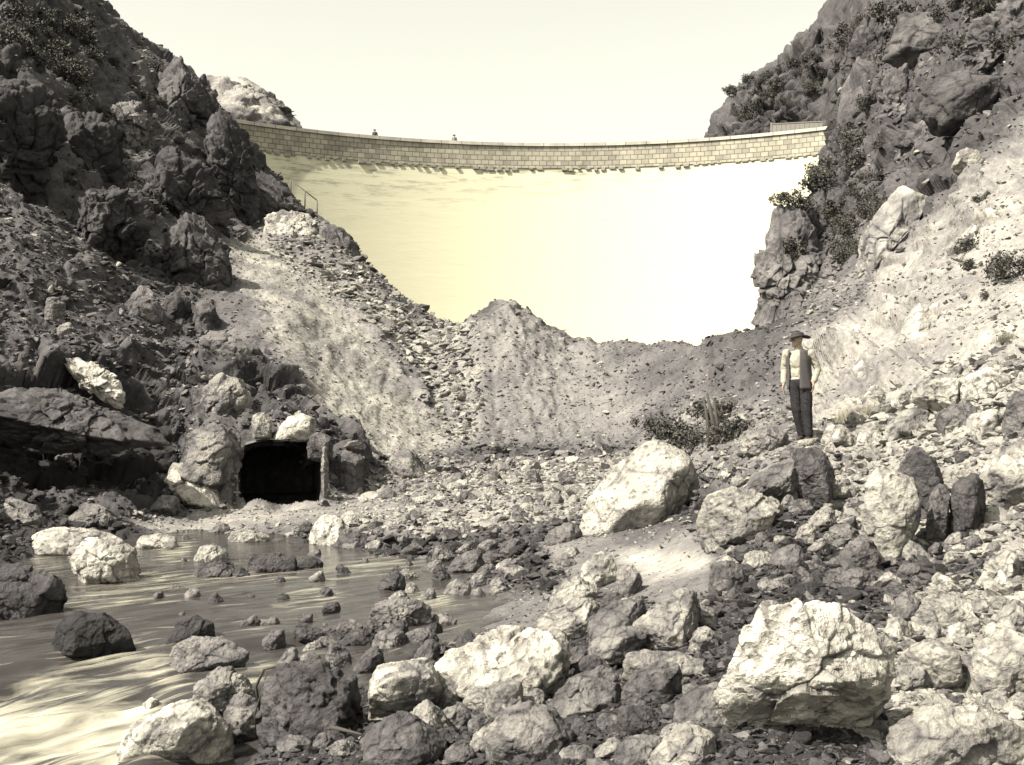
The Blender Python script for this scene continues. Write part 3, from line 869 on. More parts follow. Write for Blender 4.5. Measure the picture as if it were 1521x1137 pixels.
HAND = [
    # name, label, outline, options
    ("boulder", "huge smooth white boulder left of the stake posts, sloping down to the left", [(848, 780), (870, 745), (915, 690), (960, 658), (990, 652), (1022, 672), (1040, 712), (1036, 750), (1000, 778)],
     dict(cuts=3, tone=.50, mat=M_pale, sub=6, bumpy=.55, deep=.9, land="the huge smooth white boulder", cell=.5)),
    ("boulder", "great pale pitted boulder with dark undercut base at lower right", [(1055, 1040), (1075, 985), (1118, 925), (1155, 876), (1195, 874), (1262, 908), (1330, 948), (1338, 1005), (1318, 1075), (1230, 1100), (1105, 1096)],
     dict(cuts=3, undercut=.75, tone=.50, mat=M_pale, sub=6, bumpy=1.25, deep=.95, land="the great pitted boulder", sink=.05, tilt=.55)),
    ("boulder", "low rounded pale boulder between huge white boulder and tilted grey wedge", [(1035, 765), (1050, 735), (1085, 722), (1130, 728), (1170, 755), (1165, 795), (1045, 800)],
     dict(tone=.40, mat=M_pale, sub=5, bumpy=.9, land="the low rounded pale boulder")),
    ("boulder", "tilted grey wedge boulder just below the man", [(1100, 735), (1120, 705), (1180, 680), (1192, 700), (1190, 738)], dict(tone=.24, land="the tilted grey wedge")),
    ("boulder", "dark upright block with pale top directly under the man", [(1174, 735), (1175, 668), (1190, 660), (1225, 668), (1240, 700), (1236, 738)], dict(tone=.19, land="the dark upright block")),
    ("boulder", "tall pale upright block with squared right side on the right bank", [(1277, 800), (1286, 715), (1300, 692), (1330, 695), (1366, 712), (1368, 780), (1330, 828), (1290, 822)],
     dict(tone=.40, mat=M_pale, sub=5, bumpy=.7, land="the tall pale block", deep=.7)),
    ("boulder", "dark rounded boulder leaning behind the tall pale block", [(1335, 740), (1335, 680), (1352, 660), (1385, 668), (1402, 710), (1398, 790), (1360, 790)], dict(tone=.18, base=775)),
    ("boulder", "narrow dark upright slab right of the tall pale block", [(1372, 800), (1380, 735), (1398, 715), (1412, 740), (1405, 805)], dict(tone=.2)),
    ("boulder", "dark split boulder furthest right behind the upright slab", [(1410, 790), (1415, 720), (1440, 700), (1462, 720), (1465, 785)], dict(tone=.14)),
    ("boulder", "pyramid shaped brown boulder high on the left slope", [(167, 470), (190, 440), (208, 420), (228, 430), (250, 470), (258, 490), (200, 480)], dict(tone=.22, land="the pyramid shaped boulder", base=485)),
    ("boulder", "dull rounded boulder right of the pyramid boulder on left slope", [(285, 492), (288, 452), (302, 444), (320, 455), (328, 480), (322, 500)], dict(tone=.17, base=495)),
    ("boulder", "dark block between the pyramid boulder and the dull rounded one", [(240, 480), (245, 440), (262, 432), (284, 445), (288, 490)], dict(tone=.12, base=485)),
    ("boulder", "dark boulder with lit upper edge below the dull rounded boulder", [(292, 530), (294, 500), (315, 489), (350, 497), (386, 520), (390, 545), (330, 545)], dict(tone=.24, land="the dark lit edged boulder")),
    ("boulder", "brilliant white jagged slab slanting down on dark left slope", [(92, 565), (98, 532), (130, 535), (160, 555), (188, 582), (180, 598), (155, 604), (120, 580)], dict(tone=.6, mat=M_pale, land="the white jagged slab", deep=1.0, bumpy=2.4, cuts=12, back=.25, sub=5)),
    ("boulder", "small pale upright rock up the slope from white jagged slab", [(80, 510), (86, 485), (103, 475), (112, 492), (106, 514)], dict(tone=.4, mat=M_pale)),
    ("boulder", "small grey round rock highest left above the white jagged slab", [(64, 470), (68, 445), (82, 438), (97, 452), (94, 474)], dict(tone=.28)),
    ("boulder", "rubbly pale boulder on the slope left above the tunnel", [(292, 610), (300, 575), (330, 556), (362, 562), (372, 600), (360, 622)], dict(tone=.33, bumpy=1.4, land="the rubbly pale boulder")),
    ("boulder", "small white round stone at upper left of rubbly pale boulder", [(268, 568), (276, 555), (292, 556), (296, 572)], dict(tone=.5, mat=M_pale)),
    ("boulder", "bright slab forming the brow right above the tunnel mouth", [(402, 645), (418, 622), (445, 610), (466, 622), (468, 646)], dict(tone=.5, mat=M_pale, land="the tunnel brow slab", Y=28.0)),
    ("boulder", "dark lump wedged over the right corner of tunnel mouth", [(456, 672), (458, 648), (474, 640), (494, 650), (496, 668), (478, 676)], dict(tone=.2, Y=27.6)),
    ("boulder", "small pale block left of the bright slab on tunnel brow", [(371, 642), (374, 616), (392, 612), (404, 622), (404, 644)], dict(tone=.38, mat=M_pale, Y=28.0)),
    ("boulder", "white pointed slab leaning down towards the tunnel's left side", [(243, 715), (250, 690), (285, 684), (320, 715), (347, 738), (335, 748), (270, 735)], dict(tone=.55, mat=M_pale, land="the white pointed slab", deep=1.3)),
    ("boulder", "knobbly grey rubble block left of the tunnel mouth", [(277, 690), (285, 640), (315, 628), (352, 640), (356, 690), (320, 705)], dict(tone=.27, bumpy=1.5, Y=27.0)),
    ("boulder", "dark shaded boulder right of the stone jamb of tunnel", [(497, 738), (500, 680), (515, 664), (538, 676), (546, 715), (535, 738)], dict(tone=.17, land="the dark tunnel boulder")),
    ("boulder", "wedge boulder with lit left face and dark right end at scree foot", [(573, 695), (590, 668), (612, 664), (636, 695), (634, 714), (590, 710)], dict(tone=.3, land="the scree foot wedge")),
    ("boulder", "broad pale boulder lying at the far left water edge", [(22, 818), (45, 795), (80, 782), (140, 785), (185, 800), (190, 820)], dict(tone=.48, mat=M_pale, land="the broad pale boulder", deep=1.2)),
    ("boulder", "rounded grey topped boulder behind the broad pale boulder", [(98, 790), (105, 762), (125, 748), (150, 750), (180, 775), (184, 795)], dict(tone=.3, base=788)),
    ("boulder", "brown rugged rock at left edge behind the broad pale boulder", [(0, 795), (0, 745), (25, 738), (50, 750), (75, 780), (60, 795)], dict(tone=.3, base=785)),
    ("boulder", "squat pockmarked pale boulder standing in the creek", [(106, 845), (106, 815), (125, 802), (170, 803), (200, 818), (212, 845), (200, 862), (125, 864)], dict(tone=.5, mat=M_pale, bumpy=1.4, land="the pockmarked creek boulder", sub=5)),
    ("boulder", "dark mossy boulder cut by the photo's left edge", [(-40, 905), (-40, 850), (-5, 840), (50, 842), (85, 852), (98, 885), (92, 915)], dict(tone=.12, land="the dark mossy boulder")),
    ("boulder", "black wet boulder half under water below dark mossy boulder", [(68, 955), (85, 925), (120, 907), (170, 912), (208, 945), (195, 968)], dict(tone=.05, land="the black wet boulder", bumpy=.8)),
    ("boulder", "dark wet rock behind the long flat grey boulder", [(243, 955), (262, 925), (290, 914), (318, 925), (322, 955)], dict(tone=.08)),
    ("boulder", "long flat grey boulder with dark right end in the rapids", [(250, 985), (252, 960), (285, 945), (345, 948), (382, 955), (365, 985), (300, 992)], dict(tone=.26, land="the long flat grey boulder", deep=.6)),
    ("boulder", "big pale pitted boulder at bottom left beside the rapids", [(170, 1112), (190, 1082), (230, 1055), (285, 1038), (325, 1055), (352, 1085), (350, 1118), (250, 1122)], dict(tone=.5, mat=M_pale, bumpy=1.1, land="the bottom left pitted boulder", sub=5)),
    ("rock", "thin pale flat slab tilted out of the rapids behind bottom left boulder", [(203, 1057), (212, 1044), (226, 1035), (238, 1040), (230, 1056)], dict(tone=.5, mat=M_pale)),
    ("boulder", "dark hollowed rock at the edge of the rapids", [(282, 1045), (290, 1010), (325, 992), (365, 1000), (385, 1030), (360, 1052)], dict(tone=.28, bumpy=1.4)),
    ("boulder", "lumpy rock hugging the big pale pitted boulder's right side", [(330, 1085), (338, 1045), (360, 1032), (392, 1045), (398, 1090)], dict(tone=.26, bumpy=1.5)),
    ("boulder", "ragged dark rubble mound right of the rapids", [(380, 1075), (388, 1020), (420, 990), (475, 985), (525, 1010), (545, 1070), (500, 1092)], dict(tone=.13, bumpy=1.9, land="the ragged dark rubble mound", sub=5)),
    ("boulder", "pale capped boulder with black overhung face in lower middle", [(543, 1050), (550, 1005), (570, 980), (610, 972), (645, 985), (658, 1015), (650, 1060), (590, 1068)], dict(undercut=1.2, cuts=6, tone=.42, mat=M_pale, land="the pale capped boulder", tilt=.2)),
    ("boulder", "small pyramid rock standing at the bottom middle", [(588, 1098), (600, 1065), (630, 1036), (645, 1045), (668, 1080), (672, 1102)], dict(tone=.34, land="the small pyramid rock")),
    ("boulder", "broad pale pitted boulder in lower middle with dark right end", [(640, 1000), (665, 965), (720, 945), (790, 930), (835, 935), (848, 970), (842, 1015), (760, 1030), (680, 1020)], dict(tone=.46, mat=M_pale, bumpy=1.4, sub=5, land="the broad pitted boulder")),
    ("boulder", "large grey dome boulder at the bottom middle", [(716, 1125), (722, 1085), (750, 1055), (785, 1044), (825, 1055), (850, 1085), (856, 1128)], dict(tone=.23, sub=5, land="the large grey dome boulder")),
    ("boulder", "smooth grey rock behind the large grey dome boulder", [(714, 1060), (722, 1030), (748, 1010), (775, 1012), (782, 1045), (770, 1064)], dict(tone=.28)),
    ("boulder", "long squared grey block lying flat in lower right middle", [(908, 1010), (914, 975), (945, 968), (1015, 970), (1060, 982), (1062, 1012), (1000, 1020)], dict(tone=.3, land="the long squared block", deep=.6)),
    ("boulder", "rounded grey stone at the bottom right of dome boulder", [(905, 1135), (912, 1105), (945, 1090), (985, 1094), (1010, 1120), (1008, 1138)], dict(tone=.22, land="the rounded bottom stone")),
    ("boulder", "tilted slab leaning over the long squared block", [(868, 990), (875, 955), (905, 935), (950, 932), (962, 950), (925, 980)], dict(tone=.27)),
    ("boulder", "pale rounded stone beside the sandy patch, smooth and bright", [(910, 915), (914, 893), (935, 884), (956, 892), (958, 915)], dict(tone=.45, mat=M_pale, land="the pale rounded stone")),
    ("boulder", "grey stone at left of the pale rounded stone", [(868, 930), (872, 908), (888, 902), (908, 910), (910, 932)], dict(tone=.33)),
    ("boulder", "pale leaning wedge on the sandy middle ground", [(853, 865), (868, 835), (890, 817), (910, 822), (918, 850), (915, 872)], dict(tone=.42, mat=M_pale, land="the pale leaning wedge")),
    ("boulder", "brownish upright stone on right of the pale leaning wedge", [(912, 884), (918, 845), (938, 834), (954, 850), (952, 884)], dict(tone=.3)),
    ("boulder", "round stone, half lit, sitting on the bright sand strip", [(1060, 855), (1064, 832), (1080, 825), (1098, 835), (1102, 856)], dict(tone=.36, land="the half lit round stone")),
    ("boulder", "bright rounded boulder at the creek's upper right edge", [(458, 806), (462, 778), (482, 763), (508, 768), (525, 790), (515, 810)], dict(tone=.48, mat=M_pale, land="the bright creek edge boulder")),
    ("boulder", "dark wet rock leaning on the bright creek edge boulder", [(490, 812), (505, 793), (532, 788), (556, 800), (556, 814)], dict(tone=.15)),
    ("boulder", "white topped dark rock in the upper creek", [(284, 833), (295, 812), (318, 806), (338, 818), (336, 835)], dict(tone=.42, mat=M_pale)),
    ("boulder", "low dark flat rock in mid creek, left of its twin", [(278, 856), (295, 838), (335, 832), (354, 842), (346, 856)], dict(tone=.16, land="the low dark creek rock")),
    ("boulder", "dark blocky rock between the two low rocks in mid creek", [(362, 850), (370, 824), (400, 820), (440, 826), (445, 848)], dict(tone=.12)),
    ("boulder", "low dark flat rock at right end of creek rock row", [(432, 846), (440, 830), (465, 826), (482, 836), (478, 846)], dict(tone=.11)),
    ("boulder", "dark rugged rock with pale top jutting into the creek", [(546, 922), (552, 898), (580, 885), (618, 888), (642, 902), (636, 928), (580, 932)], dict(tone=.27, bumpy=1.6, land="the rugged jutting rock")),
    ("boulder", "flat pale rock at the creek's far edge below the tunnel", [(330, 804), (345, 790), (375, 786), (402, 795), (398, 806)], dict(tone=.36)),
    ("boulder", "bright cobbled rock in creek right behind the pockmarked boulder", [(196, 815), (205, 798), (235, 792), (262, 798), (270, 812)], dict(tone=.4, mat=M_pale)),
    ("boulder", "pale fallen block above the right bank rubble", [(1350, 600), (1362, 570), (1400, 558), (1440, 572), (1445, 605), (1395, 615)], dict(tone=.45, mat=M_pale, land="the pale fallen block")),
    ("boulder", "large bright block at the top of right bank rubble", [(1425, 590), (1432, 558), (1470, 545), (1505, 560), (1508, 592)], dict(tone=.5, mat=M_pale, land="the large bright block")),
    ("boulder", "angular pale slab with shaded underside on right bank", [(1440, 655), (1448, 615), (1478, 602), (1494, 620), (1482, 660)], dict(tone=.46, mat=M_pale)),
    ("boulder", "dark flat boulder tucked under the pale fallen block", [(1388, 645), (1395, 612), (1420, 596), (1450, 604), (1452, 640)], dict(tone=.2)),
    ("boulder", "wide bright boulder at the right edge above the blurred ground", [(1455, 730), (1458, 690), (1485, 662), (1530, 655), (1560, 690), (1555, 745), (1490, 745)], dict(tone=.45, mat=M_pale, land="the wide bright edge boulder")),
    ("boulder", "tall shaded rock cut by the photo's right edge", [(1490, 655), (1495, 600), (1515, 575), (1560, 580), (1565, 660)], dict(tone=.24)),
    ("boulder", "pale tilted slab lying right of the man", [(1268, 662), (1278, 634), (1300, 624), (1312, 640), (1308, 664)], dict(tone=.45, mat=M_pale, land="the pale tilted slab")),
    ("boulder", "long pale rock sloping up right of the pale tilted slab", [(1308, 655), (1318, 628), (1350, 602), (1378, 612), (1372, 650)], dict(tone=.38, mat=M_pale)),
    ("boulder", "pale knobbly rock on left of the man's feet", [(1098, 662), (1104, 640), (1130, 630), (1165, 634), (1174, 660), (1150, 672)], dict(tone=.36, mat=M_pale, bumpy=1.4, land="the knobbly rock")),
    ("boulder", "small bright topped stone near the stake posts", [(1090, 632), (1094, 616), (1108, 612), (1120, 624), (1120, 638)], dict(tone=.4, mat=M_pale)),
    ("boulder", "rounded stone standing on end right of the man", [(1256, 640), (1258, 618), (1270, 608), (1280, 622), (1276, 642)], dict(tone=.3)),
    ("boulder", "huge dark overhanging boulder high on the right hillside", [(1362, 165), (1378, 120), (1435, 98), (1500, 108), (1502, 148), (1450, 188), (1395, 198)], dict(tone=.16, land="the huge overhanging boulder", sub=5, sink=.05, back=.0)),
    ("boulder", "rugged brown boulder at the top of the right hillside", [(1308, 70), (1335, 25), (1395, 14), (1440, 45), (1432, 88), (1350, 88)], dict(tone=.2, sub=5, land="the rugged hilltop boulder")),
    ("boulder", "lone pale boulder perched on the bright right slope", [(1412, 250), (1420, 226), (1442, 217), (1462, 232), (1464, 258), (1430, 262)], dict(tone=.38, mat=M_pale, land="the lone perched boulder", sink=.1)),
    ("boulder", "rough bright boulder on the ridge left below the dam", [(388, 372), (391, 328), (418, 313), (450, 318), (474, 335), (480, 368), (455, 390)], dict(tone=.5, mat=M_pale, Y=60, bumpy=1.5, sub=5, land="the rough bright ridge boulder")),
    ("boulder", "shaded boulder on right of the rough bright ridge boulder", [(466, 375), (470, 340), (495, 330), (530, 362), (546, 395), (520, 412), (485, 400)], dict(tone=.22, Y=60, bumpy=1.3, sub=5)),
    ("boulder", "hazy pale boulder in the bottom right corner", [(1300, 1128), (1318, 1078), (1372, 1046), (1450, 1050), (1530, 1085), (1545, 1132)], dict(cuts=13, tone=.42, land="the corner boulder", sub=5)),
    ("boulder", "pale flat topped rock above the bottom right corner", [(1350, 930), (1362, 890), (1395, 878), (1440, 890), (1450, 925), (1400, 935)], dict(tone=.4)),
    ("boulder", "dark pointed rock right behind the great pitted boulder", [(1322, 925), (1328, 890), (1345, 876), (1368, 895), (1372, 925)], dict(tone=.22)),
    ("boulder", "smooth pale rock low at the right edge", [(1430, 1010), (1445, 960), (1490, 935), (1560, 950), (1570, 1020), (1500, 1030)], dict(tone=.45)),
    ("boulder", "rounded rock nestling right of the great pitted boulder", [(1335, 1010), (1345, 965), (1380, 945), (1425, 960), (1432, 1005), (1390, 1020)], dict(tone=.36)),
]
for nm, lb, pl, kw in HAND:
    kw.setdefault('cuts', 7)
    rock(nm, nm, lb.replace("cut by the photo's left edge", "at the left edge beside the creek").replace("cut by the photo's right edge", "at the right edge above the rubble"), pl, **kw)

# crags: bedrock standing out of the hillsides, and one added spur for its shadow
CRAGS = [
    ("dark rock pinnacle at the left end of the dam", [(303, 345), (300, 240), (316, 182), (332, 163), (350, 192), (374, 238), (392, 300), (398, 345)], dict(Y=64, tone=.15, sub=6, deep=.8, bumpy=1.2)),
    ("sloping dark crag below the pinnacle beside the dam steps", [(372, 345), (370, 238), (395, 250), (440, 292), (492, 325), (500, 360), (430, 365)], dict(Y=68, tone=.16, sub=6, deep=.8, bumpy=1.1)),
    ("blunt rock buttress at the right foot of the dam face", [(1118, 445), (1128, 385), (1148, 308), (1165, 298), (1195, 310), (1222, 360), (1215, 440), (1165, 490), (1132, 497)], dict(Y=50, tone=.24, sub=6, bumpy=1.2)),
    ("dark cleft crag above the rock buttress", [(1190, 400), (1195, 320), (1225, 268), (1262, 250), (1300, 290), (1305, 370), (1262, 418), (1225, 440)], dict(Y=55, tone=.16, sub=6, bumpy=1.4)),
    ("tall broken crag carrying the right end of the dam", [(1225, 350), (1233, 240), (1242, 150), (1275, 90), (1330, 110), (1350, 230), (1320, 330), (1265, 380)], dict(Y=72, tone=.2, sub=6, bumpy=1.4)),
    ("broad smooth slanting slab in the middle of the right hillside", [(1268, 420), (1290, 340), (1335, 282), (1385, 296), (1382, 332), (1330, 392), (1290, 430)], dict(Y=34.5, tone=.37, sub=6, bumpy=.6, deep=.7, cuts=5)),
    ("long pale leaning slab behind the man's right shoulder", [(1228, 615), (1262, 555), (1322, 495), (1345, 508), (1328, 560), (1270, 632)], dict(Y=22.3, tone=.40, sub=6, bumpy=.5, deep=.5, cuts=4)),
    ("narrow smooth slab with shadowed edge on the bright right slope", [(1322, 535), (1338, 495), (1376, 436), (1400, 450), (1378, 515), (1348, 552)], dict(Y=23.2, tone=.38, sub=6, bumpy=.5, deep=.6, cuts=4)),
    ("upper smooth slab of the bright right slope", [(1395, 440), (1412, 360), (1470, 300), (1500, 315), (1488, 370), (1430, 450)], dict(Y=27.3, tone=.36, sub=6, bumpy=.6, deep=.5, cuts=5)),
    ("big dark rock face on the left hillside", [(60, 290), (72, 195), (110, 168), (165, 190), (185, 250), (160, 300), (100, 310)], dict(Y=44, tone=.12, sub=6, bumpy=1.2)),
    ("dark rock shoulder left of the bright scree", [(190, 330), (200, 260), (250, 225), (310, 250), (335, 310), (325, 345), (260, 350)], dict(Y=50, tone=.15, sub=6, bumpy=1.3)),
    ("jagged outcrop on the left skyline", [(205, 200), (220, 130), (262, 90), (300, 115), (322, 160), (318, 215), (260, 225)], dict(Y=68, tone=.2, sub=6, bumpy=1.3)),
    ("pale rock knob on the skyline behind the dam's left end", [(300, 235), (308, 160), (322, 136), (345, 124), (378, 134), (416, 152), (440, 186), (446, 235)], dict(Y=138, tone=.33, sub=6, bumpy=1.5, deep=.5, mat=M_crag)),
    ("craggy bluff directly right of the dam's parapet end", [(1238, 250), (1246, 175), (1270, 130), (1310, 150), (1330, 220), (1300, 280), (1255, 290)], dict(Y=66, tone=.19, sub=6, bumpy=1.5)),
    ("knuckled dark outcrop between the board fence and hilltop boulder", [(1258, 120), (1262, 60), (1285, 25), (1315, 45), (1322, 100), (1295, 135)], dict(Y=74, tone=.18, sub=6, bumpy=1.5)),
    ("rough shelf of rock under the huge overhanging boulder", [(1330, 260), (1340, 200), (1375, 180), (1425, 195), (1440, 225), (1400, 262)], dict(Y=43, tone=.22, sub=6, bumpy=1.4)),
    ("lumpy rock mass at the top right corner of the hillside", [(1440, 95), (1448, 35), (1490, 10), (1540, 20), (1560, 80), (1500, 110)], dict(Y=40, tone=.2, sub=6, bumpy=1.5)),
    ("split rock rib left of the huge overhanging boulder", [(1300, 190), (1310, 120), (1335, 100), (1362, 125), (1366, 175), (1335, 205)], dict(Y=52, tone=.2, sub=6, bumpy=1.4)),
    ("dark fissured rock face at the upper left edge", [(-40, 260), (-30, 140), (20, 112), (70, 125), (88, 200), (60, 275), (0, 290)], dict(Y=40, tone=.13, sub=6, bumpy=1.3)),
    ("pale streaked rock rib on the left hillside", [(168, 215), (172, 150), (190, 128), (212, 150), (222, 205), (200, 235)], dict(Y=54, tone=.27, sub=6, bumpy=1.3, deep=.6)),
    ("smooth dark spur added to shade the left edge of the bright chute", [(248, 425), (246, 345), (268, 305), (300, 318), (338, 372), (352, 430), (310, 455)], dict(Y=42.5, tone=.17, sub=6, bumpy=.8, deep=.9, cuts=4)),  # added to cast shade on the chute; open scree lies here, no crag
    ("broken dark bluff above the dump of dark stones", [(100, 350), (110, 305), (150, 285), (205, 290), (225, 335), (190, 365), (130, 370)], dict(Y=40, tone=.14, sub=6, bumpy=1.4)),
    ("slanting dark ledge above the left bank hollow", [(-60, 655), (-60, 590), (60, 578), (150, 602), (240, 640), (252, 662), (100, 672)], dict(Y=24.7, tone=.17, sub=6, bumpy=1.0, deep=1.2, sink=0)),
]
for lb, pl, kw in CRAGS:
    kw = dict(kw)
    kw.setdefault('mat', M_crag)
    kw['bumpy'] = kw.get('bumpy', 1) * 1.7
    kw.setdefault('cuts', 0)
    kw.setdefault('soft', 60)
    rock("rock_outcrop", "rock outcrop", lb, pl, box=False, cell=.26, **kw)

LAND += [("the man", 1188, 580, 20, 80), ("the tunnel mouth", 415, 705, 65, 50), ("the stake posts", 1052, 625, 10, 35), ("the gravel mound", 790, 560, 100, 90)]

# ------------------------------------------------------------------ countable smaller rocks, each an object of its own
DIRS = [("right of", 1, 0), ("left of", -1, 0), ("behind", 0, -1), ("in front of", 0, 1), ("behind and right of", .7, -.7), ("behind and left of", -.7, -.7),
        ("in front and right of", .7, .7), ("in front and left of", -.7, .7)]
ORD = ["", "second ", "third ", "fourth ", "fifth ", "sixth ", "seventh ", "eighth ", "ninth ", "tenth "]


def place_phrase(px, py):
    best = min(LAND, key=lambda l: math.hypot(max(abs(px - l[1]) - l[3], 0), 1.3 * max(abs(py - l[2]) - l[4], 0)) + .15 * math.hypot(px - l[1], py - l[2]))
    dx, dy = (px - best[1]) / best[3], (py - best[2]) / best[4]
    L = math.hypot(dx, dy) + 1e-6
    d = max(DIRS, key=lambda q: (q[1] * dx + q[2] * dy) / L)
    return d[0] + " " + best[0], math.hypot(px - best[1], py - best[2])


ZONES = [  # polygon, how many, size range in px, tone range
    ([(560, 1137), (640, 1040), (860, 900), (1060, 930), (1060, 1137)], 64, (40, 120), (.13, .38)),
    ([(470, 800), (620, 720), (860, 690), (860, 770), (760, 810), (620, 830)], 34, (16, 36), (.2, .42)),
    ([(560, 880), (680, 820), (840, 800), (860, 850), (720, 890), (600, 900)], 28, (22, 60), (.14, .36)),
    ([(1050, 800), (1280, 780), (1460, 810), (1330, 890), (1080, 900)], 36, (22, 60), (.16, .38)),
    ([(1230, 670), (1300, 600), (1521, 540), (1521, 690), (1380, 700)], 40, (18, 48), (.26, .48)),
    ([(1060, 690), (1160, 660), (1280, 690), (1270, 790), (1180, 760), (1080, 715)], 22, (14, 34), (.2, .42)),
    ([(390, 960), (560, 930), (660, 930), (580, 1000), (400, 1120), (560, 1130)], 22, (30, 80), (.10, .32)),
    ([(1300, 900), (1521, 860), (1521, 1137), (1320, 1137)], 14, (34, 80), (.3, .46)),
    ([(90, 640), (260, 610), (330, 700), (250, 770), (60, 750)], 14, (16, 36), (.13, .36)),
    ([(90, 870), (460, 860), (540, 940), (420, 960), (200, 900)], 16, (12, 34), (.1, .3)),
    ([(240, 790), (640, 780), (720, 850), (560, 880), (260, 850)], 14, (12, 30), (.12, .36)),
    ([(640, 960), (720, 1020), (720, 1130), (560, 1130)], 10, (34, 66), (.14, .3)),
]
PICK = []
rr = random.Random(21)
for poly, cnt, (s0, s1), (t0, t1) in ZONES:
    xs_, ys2 = [p[0] for p in poly], [p[1] for p in poly]
    got = tries = 0
    while got < cnt and tries < 6000:
        tries += 1
        x, y = rr.uniform(min(xs_), max(xs_)), rr.uniform(min(ys2), max(ys2))
        if not inpoly(poly, np.array([x]), np.array([y]))[0]:
            continue
        s_ = s0 + (s1 - s0) * rr.random() ** 1.7
        wd, hh = s_ * rr.uniform(1.0, 1.6), s_ * rr.uniform(.6, .95)
        if abs(x - 1192) < 34 and 600 < y < 690 or abs(x - 415) < 85 and y < 765:
            continue
        if any(b[0] + 4 < x < b[2] - 4 and b[1] + 4 < y - hh * .3 < b[3] + 2 for b in BOX):
            continue
        if any(math.hypot((x - q[0]) / (wd + q[2]), (y - q[1]) / (hh + q[3])) < .36 for q in PICK):
            continue
        PICK.append((x, y, wd, hh, rr.uniform(t0, t1)))
        got += 1

recs = []
for k, (x, y, wd, hh, tn) in enumerate(PICK):
    top = rr.uniform(.25, .75)
    flat = hh / wd
    size = "large" if wd > 55 else "medium" if wd > 34 else "small" if wd > 22 else "little"
    tw = "dark" if tn < .19 else "grey" if tn < .29 else "light-grey" if tn < .36 else "pale"
    sh = "flat" if flat < .5 else "blocky" if flat > .75 else "angular" if abs(top - .5) > .14 else "rounded"
    ph, dist = place_phrase(x, y - hh / 2)
    recs.append([f"{size} {tw} {sh} rock", ph, dist, x, y, wd, hh, tn, top])
byl = {}
for r1 in recs:
    byl.setdefault((r1[0], r1[1]), []).append(r1)
for (d_, ph), lst in byl.items():
    lst.sort(key=lambda q: q[2])
    for k, r1 in enumerate(lst):
        if len(lst) == 1:
            r1.append(f"{d_} lying {ph}")
        else:
            r1.append(f"{d_} {ph}, {ORD[min(k, 9)]}nearest")
for k, r1 in enumerate(recs):
    d_, ph, dist, x, y, wd, hh, tn, top, lb = r1
    rock("rock", "rock", lb, bx(x - wd / 2, y - hh, x + wd / 2, y, seed=k, top=top), tone=tn, mat=M_pale if tn > .4 else M_stone, seed=k * 3 + 1000, box=False,
         group="loose rocks strewn over the creek bed and banks", sink=.28, deep=rr.uniform(.8, 1.2), bumpy=rr.uniform(.8, 1.5), soft=rr.uniform(12, 34))

# ------------------------------------------------------------------ uncountable cobbles and scree
def shapes(sub, n_, k0):
    out = []
    D, T = ico(sub)
    for k in range(n_):
        r = np.random.default_rng(k0 + k)
        nn = r.normal(0, 1, (11, 3))
        nn /= np.linalg.norm(nn, axis=1, keepdims=True)
        dd = r.uniform(.55, 1.0, 11)
        g = np.maximum(D @ nn.T / dd, 1e-3)
        V = D * ((g ** 12).sum(1) ** (-1 / 12))[:, None]
        out.append(V * np.array([1.0, r.uniform(.65, 1.0), r.uniform(.45, .8)]))
    return out, T


def scatter(name, count, lo, hi, sub, seed, pal=None):
    r = np.random.default_rng(seed)
    M = count * 14
    i = r.integers(0, len(PX) - 1, M)
    j = r.integers(1, NR - 1, M)
    px, py, Yv = PX[i], TPY[i, j], TY[i, j]
    dens = attr(2, px, py)
    sz = attr(3, px, py) * np.exp(r.normal(0, .45, M)) * .5
    keep = (px > -650) & (px < 2250) & (r.random(M) * 1.6 < dens) & (sz >= lo) & (sz < hi) & (Yv < 110) & (TP[i, j, 2] > -.3)
    keep &= ~((np.abs(px - 415) < 62) & (np.abs(Yv - 27.6) < 1.2))
    keep &= ~((Yv < 23.5) & (px < 760) & (TP[i, j, 2] < water_z(Yv) - .03))
    q = np.where(keep)[0][:count]
    i, j, sz, Yv = i[q], j[q], sz[q], Yv[q]
    pos = TREF[i, j] + N[i, j] * 0.0
    rad = sz * Yv / F * 1.15
    pos = pos + np.stack([r.normal(0, 1, len(q)), r.normal(0, 1, len(q)), 0 * rad], -1) * rad[:, None] * .4
    pos[:, 2] += rad * .15
    tn = np.minimum(attr(1, PX[i], TPY[i, j]) * np.exp(r.normal(.14, .38, len(q))), .43)
    shp, T = shapes(sub, 10, seed)
    an = r.uniform(0, 2 * math.pi, (len(q), 2))
    which = r.integers(0, 10, len(q))
    Vs, Ts, Tn, base = [], [], [], 0
    for k in range(10):
        m_ = np.where(which == k)[0]
        if not len(m_):
            continue
        S = shp[k]
        ca, sa = np.cos(an[m_, 0])[:, None], np.sin(an[m_, 0])[:, None]
        cb_, sb = np.cos((an[m_, 1] - 3.1) * .22)[:, None], np.sin((an[m_, 1] - 3.1) * .22)[:, None]
        x, y, z = S[:, 0][None], S[:, 1][None], S[:, 2][None]
        x1, z1 = x * cb_ - z * sb, x * sb + z * cb_
        x2, y2 = x1 * ca - y * sa, x1 * sa + y * ca
        V = np.stack([x2, y2 + 0 * z1, z1 + 0 * x2], -1) * rad[m_][:, None, None] + pos[m_][:, None, :]
        Vs.append(V.reshape(-1, 3))
        Ts.append((T[None] + (base + np.arange(len(m_)) * len(S))[:, None, None]).reshape(-1, 3))
        Tn.append(np.repeat(tn[m_], len(S)))
        base += len(m_) * len(S)
    me = mesh_np(name, np.concatenate(Vs), np.concatenate(Ts).astype(np.int32), smooth=False, attrs={"tone": np.concatenate(Tn)})
    o = link(name, me, M_stone)
    o["kind"] = "stuff"
    print(name, len(q))
    return o


